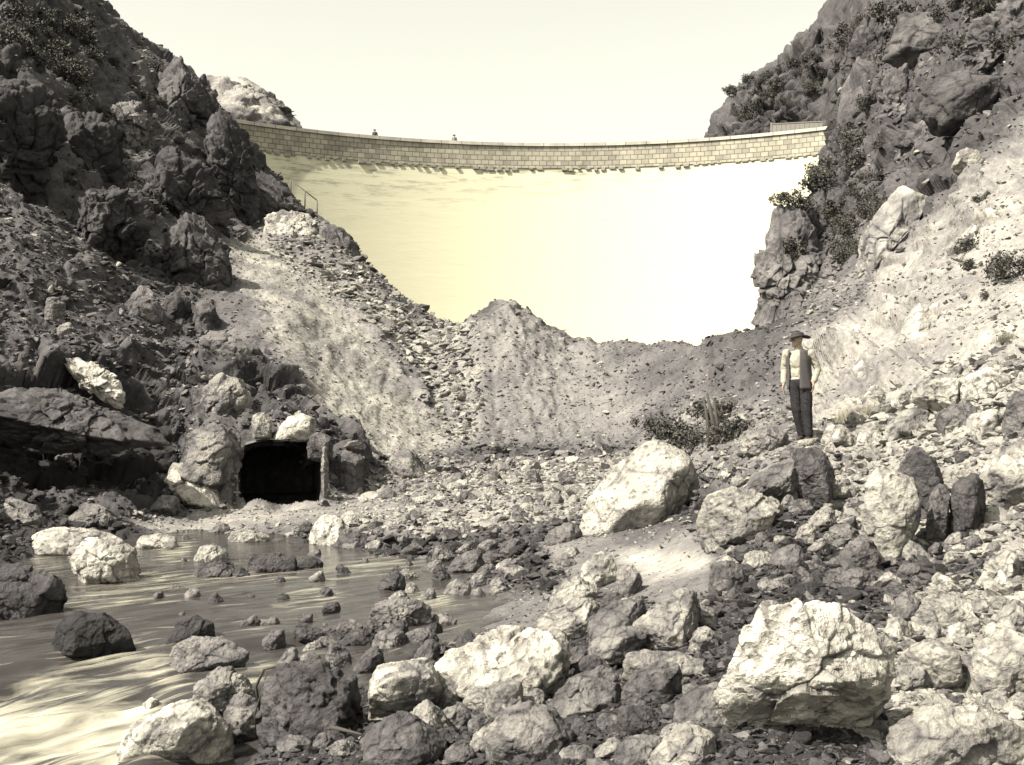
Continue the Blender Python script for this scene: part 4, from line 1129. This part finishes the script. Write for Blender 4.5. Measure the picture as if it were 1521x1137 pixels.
scatter("gravel", 72000, 1.0, 3.2, 1, 301)
scatter("cobbles", 31000, 3.2, 14.0, 2, 302)

# ------------------------------------------------------------------ creek
FOAM = np.zeros(gx.shape)
for poly, v, soft in [
    ([(90, 868), (330, 845), (480, 838), (640, 815), (640, 838), (480, 856), (330, 868), (130, 885)], .62, 3),
    ([(60, 890), (250, 880), (300, 895), (90, 905)], .45, 2),
    ([(180, 985), (255, 955), (262, 990), (200, 1000)], .66, 3),
    ([(-60, 1040), (80, 1040), (200, 1030), (250, 1040), (190, 1140), (-60, 1140)], .82, 4),
    ([(20, 1000), (140, 985), (240, 1010), (150, 1050), (30, 1045)], .62, 4),
    ([(40, 965), (210, 935), (330, 965), (250, 1000), (60, 1010)], .42, 4),
    ([(140, 1080), (300, 1080), (300, 1145), (140, 1145)], .7, 3),
    ([(230, 1000), (300, 985), (280, 1040), (200, 1060)], .6, 3),
    ([(330, 990), (420, 985), (400, 1010), (350, 1030)], .6, 3),
    ([(600, 880), (680, 885), (670, 905), (600, 905)], .7, 2),
    ([(230, 800), (290, 800), (280, 835), (230, 830)], .6, 2),
    ([(330, 920), (400, 915), (370, 930)], .5, 2),
    ([(380, 868), (520, 860), (500, 900), (420, 905)], .45, 4),
    ([(30, 820), (100, 822), (100, 840), (30, 838)], .5, 2),
]:
    FOAM = np.maximum(FOAM, blur(inpoly(poly, gx, gy).astype(float), soft) * v)
wpx = np.arange(-420, 800, 3.0)
wl = np.linspace(math.log(5.0), math.log(24.5), 620)
WX, WY = np.meshgrid(wpx, np.exp(wl), indexing='ij')
wx = (WX - HX) / F * WY
wz = water_z(WY)
wpy = HY - (wz - CZ) / WY * F
fd = np.array([-.80, -.60])
ua = wx * fd[0] + WY * fd[1]
va = -wx * fd[1] + WY * fd[0]
pw = np.stack([ua.ravel() / 2.4, va.ravel() / .34, 0 * ua.ravel()], -1)
tur = np.interp(WY.ravel(), [8, 11, 13.5, 16, 20, 23], [.8, 1.1, .7, .35, .12, .05])
wav = fbm(pw + .5 * fbm(pw * .7, 3, k=4)[:, None], 4, k=55)
wz = wz.ravel() + tur * (.15 * wav + .11 * fbm(np.stack([ua.ravel() / 1.1, va.ravel() / .8, 0 * ua.ravel()], -1), 3, k=66))
fi = np.clip((WX.ravel() - RX0) / RS, 0, RW - 1).astype(int)
fj = np.clip((wpy.ravel() - RY0) / RS, 0, RH - 1).astype(int)
fo = FOAM[fi, fj]
sh_ = wx.shape
wi = np.arange(wx.size).reshape(sh_)
wq = np.stack([wi[:-1, :-1], wi[1:, :-1], wi[1:, 1:], wi[:-1, 1:]], -1).reshape(-1, 4)
M_w = bpy.data.materials.new("creek_water")
M_w.use_nodes = True
t = M_w.node_tree
bs = t.nodes["Principled BSDF"]
aF = nd(t, "ShaderNodeAttribute", attribute_name="foam")
aU = nd(t, "ShaderNodeAttribute", attribute_name="flow_u")
aV = nd(t, "ShaderNodeAttribute", attribute_name="flow_v")
cv = nd(t, "ShaderNodeCombineXYZ")
t.links.new(math_node(t, 'MULTIPLY', aU.outputs['Fac'], .9), cv.inputs[0])
t.links.new(math_node(t, 'MULTIPLY', aV.outputs['Fac'], 7.0), cv.inputs[1])
nw = nd(t, "ShaderNodeTexNoise", Scale=1.0, Detail=6.0, Roughness=0.6, Distortion=0.6)
t.links.new(cv.outputs[0], nw.inputs['Vector'])
fs = math_node(t, 'ADD', math_node(t, 'MULTIPLY', aF.outputs['Fac'], 1.05), math_node(t, 'MULTIPLY_ADD', nw.outputs[0], 2.6, -1.60))
cl = nd(t, "ShaderNodeMapRange")
cl.inputs[1].default_value = 0.0
cl.inputs[2].default_value = 1.3
t.links.new(fs, cl.inputs[0])
t.links.new(mixc(t, cl.outputs[0], (.035, .032, .032), (.60, .57, .46)), bs.inputs['Base Color'])
t.links.new(math_node(t, 'MULTIPLY_ADD', cl.outputs[0], .5, .07), bs.inputs['Roughness'])
bp = nd(t, "ShaderNodeBump", Strength=0.35, Distance=0.06)
t.links.new(nw.outputs[0], bp.inputs['Height'])
t.links.new(bp.outputs[0], bs.inputs['Normal'])
wo = link("water", mesh_np("water", np.stack([wx.ravel(), WY.ravel(), wz], -1), wq,
                           attrs={"foam": fo, "flow_u": ua.ravel(), "flow_v": va.ravel()}), M_w)
wo["kind"] = "structure"

# ------------------------------------------------------------------ tunnel
tn_ = bpy.data.objects.new("tunnel", None)
col.objects.link(tn_)
T0 = P(415, 753, 27.2)
tn_.location = T0
tag(tn_, "dark square mouthed tunnel with stone jamb at the foot of left slope", "tunnel")
sc_ = 27.5 / F
out_ = [(-66, -12), (-64, 60), (-52, 92), (-20, 99), (20, 98), (48, 92), (61, 70), (63, -12)]
ringsV = []
for k in range(15):
    dd_ = .15 + k * .42
    for (a, b) in out_:
        jit = np.array([vnoise(np.array([[a * .11 + k * 1.3, b * .09, k * 2.1 + o_]]))[0] for o_ in (0, 9)]) * .09
        ringsV.append((a * sc_ + jit[0] - dd_ * .22, dd_ + .25, b * sc_ + jit[1]))
nr_ = len(out_)
ids = np.arange(15 * nr_).reshape(15, nr_)
tq = np.stack([ids[:-1], ids[1:], np.roll(ids, -1, 1)[1:], np.roll(ids, -1, 1)[:-1]], -1).reshape(-1, 4)
tcap = np.array([[ids[-1][0], ids[-1][1], ids[-1][6], ids[-1][7]], [ids[-1][1], ids[-1][2], ids[-1][5], ids[-1][6]], [ids[-1][2], ids[-1][3], ids[-1][4], ids[-1][5]]])
link("lining", mesh_np("lining", np.array(ringsV), [tq, tcap], smooth=False, attrs={"tone": np.full(len(ringsV), .24)}), M_crag, tn_)
me, c = rock_mesh("stone_jamb", [(474, 752), (477, 700), (475, 664), (484, 656), (493, 666), (489, 705), (494, 752)], 26.9, deep=1.6, seed=77, sub=5, bumpy=1.6, sink=.02, tone=.42, cell=.14)
link("stone_jamb", me, M_pale, tn_, c - T0)

# ------------------------------------------------------------------ shrubs
M_leaf = plain_mat("scrub_leaf", (.055, .053, .048), rough=.7, var=.7, scale=9)
M_dry = plain_mat("dry_grass", (.22, .205, .16), rough=.8, var=.5, scale=9)
M_twig = plain_mat("twig_bark", (.10, .09, .085), var=.4, scale=8)


def tube(pts, rads, sides=6):
    pts = np.array(pts, float)
    V, Q = [], []
    for i, p in enumerate(pts):
        d = pts[min(i + 1, len(pts) - 1)] - pts[max(i - 1, 0)]
        d /= np.linalg.norm(d) + 1e-9
        u = np.cross(d, [0.31, .9, .2])
        u /= np.linalg.norm(u)
        v = np.cross(d, u)
        for k in range(sides):
            a = 2 * math.pi * k / sides
            V.append(p + rads[i] * (u * math.cos(a) + v * math.sin(a)))
    for i in range(len(pts) - 1):
        for k in range(sides):
            k2 = (k + 1) % sides
            Q.append((i * sides + k, i * sides + k2, (i + 1) * sides + k2, (i + 1) * sides + k))
    Q.append(tuple(range(3, -1, -1)) if sides == 4 else (0, 2, 1, 0)[:4])
    V.append(pts[0])
    V.append(pts[-1])
    tri = []
    for k in range(sides):
        k2 = (k + 1) % sides
        tri.append((len(V) - 2, k2, k))
        tri.append((len(V) - 1, (len(pts) - 1) * sides + k, (len(pts) - 1) * sides + k2))
    return np.array(V), np.array(Q[:-1]), np.array(tri)


def join(parts):
    V, Q, T, b = [], [], [], 0
    for v, q, t_ in parts:
        V.append(v)
        Q.append(q + b)
        T.append(t_ + b)
        b += len(v)
    return np.concatenate(V), [np.concatenate(Q).astype(np.int32), np.concatenate(T).astype(np.int32)]


def shrub_meshes(k, nl=1300, grass=False):
    r = np.random.default_rng(500 + k)
    if grass:
        P0 = r.normal(0, .35, (260, 3)) * [1, 1, 0]
        tip = P0 + np.stack([r.normal(0, .25, 260), r.normal(0, .25, 260), r.uniform(.4, 1.0, 260)], -1)
        V = np.concatenate([P0 + [-.02, 0, 0], P0 + [.02, 0, 0], tip])
        Fa = np.stack([np.arange(260), np.arange(260) + 260, np.arange(260) + 520], -1).astype(np.int32)
        return mesh_np("grass_tuft", V, Fa, smooth=False), None
    cl_ = np.stack([r.normal(0, .5, 13), r.normal(0, .5, 13), r.uniform(.15, 1.1, 13)], -1)
    cr = r.uniform(.18, .42, 13)
    w_ = r.integers(0, 13, nl)
    c_ = cl_[w_] + r.normal(0, .6, (nl, 3)) * cr[w_][:, None]
    c_[:, 2] = np.maximum(c_[:, 2], .02)
    u = r.normal(0, 1, (nl, 3))
    u /= np.linalg.norm(u, axis=1, keepdims=True)
    v = np.cross(u, r.normal(0, 1, (nl, 3)))
    v /= np.linalg.norm(v, axis=1, keepdims=True)
    s_ = r.uniform(.05, .14, nl)[:, None]
    V = np.stack([c_ - u * s_, c_ - v * s_ * .5, c_ + u * s_, c_ + v * s_ * .5], 1).reshape(-1, 3)
    Fa = np.arange(nl * 4).reshape(-1, 4).astype(np.int32)
    st = [tube([(0, 0, -.3), (p[0] * .4, p[1] * .4, p[2] * .5), tuple(p)], [.035, .02, .006], 5) for p in cl_[:8]]
    return mesh_np("foliage", V, Fa, smooth=False), mesh_np("stem", *join(st))


SH = [shrub_meshes(k) for k in range(5)]
for a_, b_ in SH:
    a_.materials.append(M_leaf)
    b_.materials.append(M_twig)
GT = [shrub_meshes(k, grass=True)[0] for k in range(3)]
for a_ in GT:
    a_.materials.append(M_dry)
SL = []


def shrub(px, py, hpx, label, group=None, grass=False, Y=None, wide=1.0):
    Y = Y or hit(px, py)
    if Y is None or Y > 200:
        return
    p = surf(px, Y)
    k = len(SL)
    me = GT[k % 3] if grass else SH[k % 5][0]
    o = bpy.data.objects.new("grass_tuft" if grass else "shrub", me)
    col.objects.link(o)
    s_ = hpx * Y / F / (1.0 if grass else 1.25)
    o.location = p
    o.scale = (s_ * wide, s_ * wide, s_)
    o.rotation_euler = (0, 0, k * 2.4)
    if not grass and hpx > 16:
        st = bpy.data.objects.new("stem", SH[k % 5][1])
        col.objects.link(st)
        st.parent = o
    SL.append((o, px, py))
    tag(o, label, "grass tuft" if grass else "shrub", group)
    return o


def shrub_zone(poly, cnt, s0, s1, what, group, seed, Y=None):
    r = random.Random(seed)
    pts = []
    tries = 0
    while len(pts) < cnt and tries < 3000:
        tries += 1
        x = r.uniform(min(p[0] for p in poly), max(p[0] for p in poly))
        y = r.uniform(min(p[1] for p in poly), max(p[1] for p in poly))
        if inpoly(poly, np.array([x]), np.array([y]))[0] and all(math.hypot(x - a, y - b) > s0 * .6 for a, b, _ in pts):
            pts.append((x, y, r.uniform(s0, s1)))
    pts.sort()
    for k, (x, y, s_) in enumerate(pts):
        shrub(x, y, s_, f"small dark shrub, {'first ' if k == 0 else ORD[k] if k < 10 else str(k + 1) + 'th '}from left in {what}", group, Y=Y)


shrub_zone([(0, 10), (125, 0), (150, 60), (110, 150), (0, 120)], 22, 16, 34, "the top left scrub", "scrub on the left hilltop", 1)
shrub_zone([(150, 40), (210, 80), (280, 110), (300, 170), (200, 160)], 12, 8, 16, "the left ridge scrub", "scrub on the left ridge", 2)
shrub_zone([(1050, 195), (1080, 150), (1140, 105), (1220, 95), (1240, 170), (1150, 185)], 44, 9, 17, "the hill scrub behind the dam", "scrub behind the dam", 3)
shrub_zone([(1250, 60), (1300, 40), (1340, 130), (1330, 230), (1260, 240)], 40, 11, 26, "the scrub right of the dam", "scrub on the right crag", 4)
shrub_zone([(1300, 20), (1521, 20), (1521, 90), (1440, 100), (1330, 120)], 20, 16, 34, "the top right corner scrub", "scrub on the right hilltop", 5)
shrub_zone([(1255, 260), (1300, 250), (1320, 330), (1275, 400), (1240, 420)], 26, 12, 26, "the cleft scrub above the buttress", "scrub in the right cleft", 6)
shrub_zone([(1420, 300), (1521, 280), (1521, 480), (1440, 480)], 4, 9, 15, "the bright right slope scrub", "scrub on the right slope", 7)
shrub_zone([(100, 160), (300, 200), (320, 330), (180, 330), (60, 300)], 26, 10, 22, "the dark left hillside scrub", "scrub on the left hillside", 8)
for px, py, h_, Y_, lb in [(1160, 305, 18, 50, "little shrub on top of the rock buttress at its left"), (1190, 312, 24, 50, "bushy shrub on top of the rock buttress at its right"),
                           (1212, 285, 30, 55, "tall shrub against the dam face left of the dark cleft crag"), (1228, 262, 26, 60, "shrub at the corner of the dam face under the blockwork"),
                           (1178, 380, 26, 47, "drooping shrub in the middle of the rock buttress front"), (1240, 330, 30, 50, "dense shrub in the shaded cleft beside the buttress")]:
    o = shrub(px, py, h_, lb, Y=Y_)
    o.location = P(px, py, Y_)
for px, py, h_, lb in [(1008, 668, 40, "leafy dark bush between the huge white boulder and stake posts"), (1030, 672, 26, "low dark bush tucked against the stake posts on their left"),
                       (1082, 668, 30, "ragged bush just right of the stake posts"), (1098, 655, 32, "dark bush between the stake posts and knobbly rock, upper one"), (1064, 640, 34, "dark bush rising behind the stake posts against the gravel bank"), (980, 655, 30, "small dark bush at the left end of bush row by the white boulder"),
                       (1492, 415, 34, "single dark bush on the upper right slope near the edge"),
                       (1437, 375, 22, "small dark bush in the middle of the right slope")]:
    shrub(px, py, h_, lb)
for px, py, h_, lb in [(1262, 628, 24, "dry grass tuft behind the rounded standing stone"), (1290, 618, 26, "dry grass tuft above the pale tilted slab"), (1240, 640, 18, "dry grass tuft close to the man's right side"),
                       (1500, 520, 18, "dry grass tuft at the top of right bank rubble")]:
    shrub(px, py, h_, lb, grass=True)

# ------------------------------------------------------------------ timber
M_wood = plain_mat("weathered_timber", (.05, .046, .042), var=.6, scale=6, stretch=(9, 9, .8), bump=.5)


def stick(name, cat, label, pts, rads, group=None, sides=7, mat=None):
    pts = np.array(pts)
    V, Fs = join([tube(pts - pts[0], rads, sides)])
    o = link(name, mesh_np(name, V, Fs, smooth=True), mat or M_wood, loc=pts[0])
    return tag(o, label, cat, group)


Ys = (hit(1055, 672) or 21) - .35
for k, (x0, y0, x1, y1, r0, lb) in enumerate([(1064, 662, 1050, 584, .05, "tallest split timber stake standing among the bushes"), (1066, 655, 1060, 592, .036, "second timber stake, short, right of the tallest"),
                                              (1053, 655, 1045, 590, .036, "thin dark timber stake left of the tallest")]):
    a_, b_ = P(x0, y0 + 8, Ys - .2 * k), P(x1, y1, Ys + .25 - .2 * k)
    m_ = (a_ + b_) / 2 + np.array([.03, 0, 0])
    stick("stake_post", "stake", lb, [a_, m_, b_], [r0 * 1.2, r0, r0 * .55])


def onground(px, py, lift=.03):
    Y = hit(px, py) or 9
    p = surf(px, Y).copy()
    p[2] = max(p[2], water_z(p[1]) if px < 420 else -9) + lift
    return p


stick("branch", "branch", "long curved dead branch lying at the bottom edge beside dark rubble mound", [onground(x, y, .10) for x, y in ((372, 1100), (410, 1095), (450, 1096), (500, 1102), (535, 1112))], [.016, .02, .022, .018, .008])
stick("branch", "branch", "short pale stick at the foot of bottom left pitted boulder", [onground(x, y, .12) for x, y in ((295, 1122), (325, 1110), (348, 1104))], [.012, .012, .008])
stick("branch", "branch", "arched dead root on the ragged dark rubble mound", [P(x, y, (hit(400, 1075) or 9.4) - .55) for x, y in ((386, 1055), (380, 1020), (392, 995), (410, 990), (422, 1000))], [.012, .014, .013, .012, .006])
stick("branch", "branch", "thin bent twig hanging down the rubble mound's left side", [P(x, y, (hit(400, 1075) or 9.4) - .6) for x, y in ((396, 1000), (388, 1030), (378, 1062), (380, 1085))], [.007, .008, .008, .005])

# handrail of the steps on the left abutment
hr = bpy.data.objects.new("handrail", None)
col.objects.link(hr)
HY_ = 70.0
hr.location = P(452, 300, HY_)
tag(hr, "thin iron handrail on the steps down the dam's left abutment", "handrail")
M_iron = plain_mat("rusty_iron", (.10, .09, .085))
hp = [(432, 268, 285), (453, 284, 302), (471, 298, 318)]
for x, yt, yb_ in hp:
    V, Fs = join([tube(np.array([P(x, yb_ + 6, HY_), P(x, yt, HY_)]) - np.array(hr.location), [.045, .045], 6)])
    link("post", mesh_np("post", V, Fs), M_iron, hr)
V, Fs = join([tube(np.array([P(x, yt, HY_) for x, yt, _ in hp]) - np.array(hr.location), [.035] * 3, 6)])
link("rail", mesh_np("rail", V, Fs), M_iron, hr)

# ------------------------------------------------------------------ people
M_skin = plain_mat("skin", (.30, .235, .19), var=.12, scale=30)
M_shirt = plain_mat("pale_shirt", (.27, .255, .215), var=.25, scale=9, bump=.4)
M_vest = plain_mat("dark_waistcoat", (.055, .05, .052), var=.3, scale=30)
M_vlin = plain_mat("grey_jacket", (.22, .205, .19), var=.3, scale=30)
M_trou = plain_mat("dark_trousers", (.014, .013, .015), var=.3, scale=18)
M_boot = plain_mat("boot_leather", (.03, .027, .025), var=.3, scale=18)
M_hat = plain_mat("dark_felt", (.03, .028, .03), var=.2, scale=30)
M_eye = plain_mat("dark_eye", (.02, .02, .02), var=.1)


def ball(c, r, sub=3):
    D, T = ico(sub)
    return D * np.array(r) + np.array(c), np.zeros((0, 4), int), T


def capsule(a, ra, b, rb):
    n_ = 7
    a, b = np.array(a, float), np.array(b, float)
    k = np.linspace(0, 1, n_)[:, None]
    return [tube(a + (b - a) * k, list(np.linspace(ra, rb, n_)), 12), ball(a, [ra] * 3, 2), ball(b, [rb] * 3, 2)]


def fused(name, parts, mat, parent, voxel=.009, smooth=4, fold=0.0):
    """one continuous skin over all the parts"""
    V, Fs = join(parts)
    o = link("tmp", mesh_np("tmp", V, Fs))
    rm = o.modifiers.new("r", 'REMESH')
    rm.mode = 'VOXEL'
    rm.voxel_size = voxel
    sm = o.modifiers.new("s", 'SMOOTH')
    sm.factor = .5
    sm.iterations = smooth
    dg = bpy.context.evaluated_depsgraph_get()
    me = bpy.data.meshes.new_from_object(o.evaluated_get(dg))
    bpy.data.objects.remove(o)
    me.name = name
    for p in me.polygons:
        p.use_smooth = True
    me.materials.clear()
    if fold:                                           # creases of loose cloth
        nv = len(me.vertices)
        cv_, nn_ = np.zeros(nv * 3, np.float32), np.zeros(nv * 3, np.float32)
        me.vertices.foreach_get("co", cv_)
        me.vertex_normals.foreach_get("vector", nn_)
        cv_, nn_ = cv_.reshape(-1, 3), nn_.reshape(-1, 3)
        q_ = cv_ * np.array([11, 11, 17]) + 3.3
        q_[:, 2] += cv_[:, 0] * 14
        cv_ = cv_ + nn_ * (fold * (ridged(q_, 3, k=6) - .3) + fold * .8 * fbm(cv_ * 5 + 9, 2, k=8))[:, None]
        me.vertices.foreach_set("co", cv_.ravel())
        me.update()
    return link(name, me, mat, parent)


def hand(wr, dirv, side, curl=.5):
    """palm, four unequal bent fingers and a thumb from the side of the palm"""
    d = np.array(dirv, float) / np.linalg.norm(dirv)
    fwd = np.array([0, -1, 0.0])
    sd = np.cross(d, fwd)
    sd /= np.linalg.norm(sd)
    wr = np.array(wr, float)
    out = [ball(wr + d * .045, np.abs(sd) * .012 + np.abs(fwd) * .036 + np.abs(d) * .05, 2)]
    inner = np.array([-side, 0, 0.0])
    for k, L in enumerate((.070, .080, .076, .060)):
        b0 = wr + d * .085 + fwd * (.030 - .02 * k)
        b1 = b0 + d * L * .5 + inner * .01 * curl
        b2 = b1 + d * L * .42 + inner * .035 * curl
        out += capsule(b0, .010, b1, .009) + capsule(b1, .009, b2, .0075)
    t0 = wr + d * .03 + fwd * .034
    t1 = t0 + d * .03 + fwd * .025
    out += capsule(t0, .012, t1, .010) + capsule(t1, .010, t1 + d * .028 + inner * .012, .008)
    return out


def person(loc, yaw, label, vest=True, lean=-.10, head_yaw=-.9, hat=True, scale=1.0, trousers=None, shirt=None, vox=.009):
    root = bpy.data.objects.new("person", None)
    col.objects.link(root)
    root.location = loc
    root.rotation_euler = (0, 0, yaw)
    root.scale = (scale,) * 3
    tag(root, label, "person")
    L = lambda z: lean * max(0, z) / 1.7           # the body leans a little
    j = lambda x, y, z: (x + L(z), y, z)
    hips, chest, neck, head = j(0, 0, .93), j(0, 0, 1.27), j(0, 0, 1.45), j(-.01, -.02, 1.60)
    shL, shR = j(-.185, 0, 1.40), j(.185, .02, 1.40)
    elL, elR = j(-.25, .06, 1.14), j(.275, .08, 1.14)
    wrL, wrR = j(-.25, -.07, .91), j(.215, -.07, .93)
    ft = [(-.035, .03, 0), (.09, -.05, 0)]
    kn = [(-.075 + L(.5), -.03, .49), (.085 + L(.5), -.05, .49)]
    hp_ = [j(-.09, 0, .90), j(.09, 0, .90)]
    cy, sy = math.cos(head_yaw), math.sin(head_yaw)

    def H(x, y, z):                                   # head space: the face looks along -y
        return (head[0] + x * cy - y * sy, head[1] + x * sy + y * cy, head[2] + z)
    b = [ball(H(0, .012, .02), (.078, .092, .105)), ball(H(0, -.02, -.055), (.055, .066, .062)), ball(H(0, -.098, -.015), (.014, .022, .018), 2), ball(H(0, -.088, .008), (.011, .016, .03), 2),
         ball(H(0, -.075, -.062), (.026, .016, .010), 2), ball(H(0, -.068, -.098), (.024, .02, .018), 2), ball(H(-.034, -.078, .028), (.028, .014, .009), 2), ball(H(.034, -.078, .028), (.028, .014, .009), 2),
         ball(H(-.08, .015, -.005), (.012, .022, .033), 2), ball(H(.08, .015, -.005), (.012, .022, .033), 2)]
    b += capsule(neck, .062, H(0, .02, -.07), .055)
    b += [ball(chest, (.165, .105, .20)), ball(j(0, 0, 1.05), (.145, .10, .18)), ball(hips, (.155, .105, .12))]
    for s, e, wv in ((shL, elL, wrL), (shR, elR, wrR)):
        b += capsule(s, .055, e, .042) + capsule(e, .042, wv, .029) + capsule(chest, .07, s, .055)
    b += hand(wrL, (-.05, -.10, -1), -1) + hand(wrR, (.05, -.15, -1), 1, .9)
    for k in (0, 1):
        b += capsule(hp_[k], .085, kn[k], .058) + capsule(kn[k], .056, (ft[k][0], ft[k][1], .12), .04)
    bod = fused("body", b, M_skin, root, vox)
    for sx in (-.03, .03):
        V, q_, T_ = ball(H(sx, -.083, .008), (.011, .009, .008), 2)
        link("eye", mesh_np("eye", V, T_), M_eye, bod)
    s = [ball(chest, (.185, .125, .20)), ball(j(0, 0, 1.08), (.17, .118, .19)), ball(j(0, 0, .97), (.172, .12, .10))] + capsule(j(0, 0, 1.40), .085, j(0, 0, 1.455), .070)
    for sh0, e, wv in ((shL, elL, wrL), (shR, elR, wrR)):
        w2 = tuple(np.array(e) + (np.array(wv) - np.array(e)) * .88)
        s += capsule(sh0, .066, e, .055) + capsule(e, .055, w2, .042) + capsule(chest, .10, sh0, .066)
    fused("shirt", s, shirt or M_shirt, root, vox, fold=.011)
    tr = [ball(hips, (.185, .130, .13))]
    for k in (0, 1):
        tr += capsule(hp_[k], .108, kn[k], .082) + capsule(kn[k], .082, (ft[k][0], ft[k][1], .11), .068)
    fused("trousers", tr, trousers or M_trou, root, vox, fold=.008)
    for k in (0, 1):
        f0 = np.array(ft[k])
        fused("boot", capsule(f0 + [0, 0, .17], .052, f0 + [0, 0, .055], .05) + capsule(f0 + [0, .04, .04], .042, f0 + [-.02, -.17, .035], .038), M_boot, root, vox)
    if vest:
        zs = np.linspace(.82, 1.44, 16)
        for nm, a0, a1, mt in (("vest_panel", 8, 178, M_vest), ("vest_panel", -48, -172, M_vest)):
            V = []
            na = 22
            for z in zs:
                f = (z - .82) / .62
                rx, ry = (.205 - .02 * math.sin(f * 3.1)) * (1 if f < .8 else 1 - (f - .8) * 1.1), (.152 - .01 * f) * (1 if f < .8 else 1 - (f - .8) * .9)
                for q_ in range(na):
                    a = R(a0 + (a1 - a0) * q_ / (na - 1) + (12 * (f - .5) if q_ < 3 else 0))
                    fold = 1 + .02 * math.sin(a * 9 + z * 6)
                    V.append((L(z) + rx * fold * math.sin(a), -ry * fold * math.cos(a), z))
            ids_ = np.arange(16 * na).reshape(16, na)
            q4 = np.stack([ids_[:-1, :-1], ids_[:-1, 1:], ids_[1:, 1:], ids_[1:, :-1]], -1).reshape(-1, 4)
            o = link("tmp", mesh_np("tmp", np.array(V), q4))
            sd_ = o.modifiers.new("t", 'SOLIDIFY')
            sd_.thickness = .012
            me_ = bpy.data.meshes.new_from_object(o.evaluated_get(bpy.context.evaluated_depsgraph_get()))
            bpy.data.objects.remove(o)
            me_.name = nm
            me_.materials.clear()
            link(nm, me_, mt, root)
    if hat:
        pr = [(.001, .145), (.05, .146), (.085, .132), (.096, .105), (.100, .078), (.135, .064), (.185, .052), (.192, .060), (.185, .068), (.10, .085), (.001, .10)]
        na = 36
        V = []
        for k in range(na):
            a = 2 * math.pi * k / na
            for rr_, z in pr:
                droop = -.02 * math.cos(2 * a) * (rr_ / .17) ** 2
                V.append(H(rr_ * math.sin(a) * .95, -rr_ * math.cos(a) * 1.12 + .01, z - .012 + droop + .05 * rr_ * -math.cos(a)))
        ids_ = np.arange(na * len(pr)).reshape(na, -1)
        q4 = np.stack([ids_[:, :-1], np.roll(ids_, -1, 0)[:, :-1], np.roll(ids_, -1, 0)[:, 1:], ids_[:, 1:]], -1).reshape(-1, 4)
        link("hat", mesh_np("hat", np.array(V), q4), M_hat, root)
    else:
        V, q_, T_ = ball(H(0, .03, .05), (.085, .09, .085))
        link("hair", mesh_np("hair", V, T_), M_hat, root)
    return root


Ym = hit(1194, 656) or 17.4
pm = surf(1194, Ym)
person(pm, -.42, "man in dark brimmed hat and open waistcoat standing on rocks, looking left", scale=163 * Ym / F / 1.74)
for px_, th_lab, hat_, tr_ in ((557, "person standing behind the dam parapet, further left, in dark clothes", True, None), (675, "person standing behind the dam parapet, further right, in lighter clothes", True, M_vlin)):
    X_ = (px_ - HX) / F
    # meet the walkway circle along this column
    a2, b2, c2_ = X_ * X_ + 1, -2 * (X_ * DC[0] + DC[1]), DC[0] ** 2 + DC[1] ** 2 - (DR + .95) ** 2
    Yp = (-b2 + math.sqrt(b2 * b2 - 4 * a2 * c2_)) / (2 * a2)
    person((X_ * Yp, Yp, ZT - .90), .3, th_lab, vest=False, hat=hat_, shirt=M_vest if tr_ is None else M_vlin, lean=0, head_yaw=.3, vox=.014, scale=1.08)
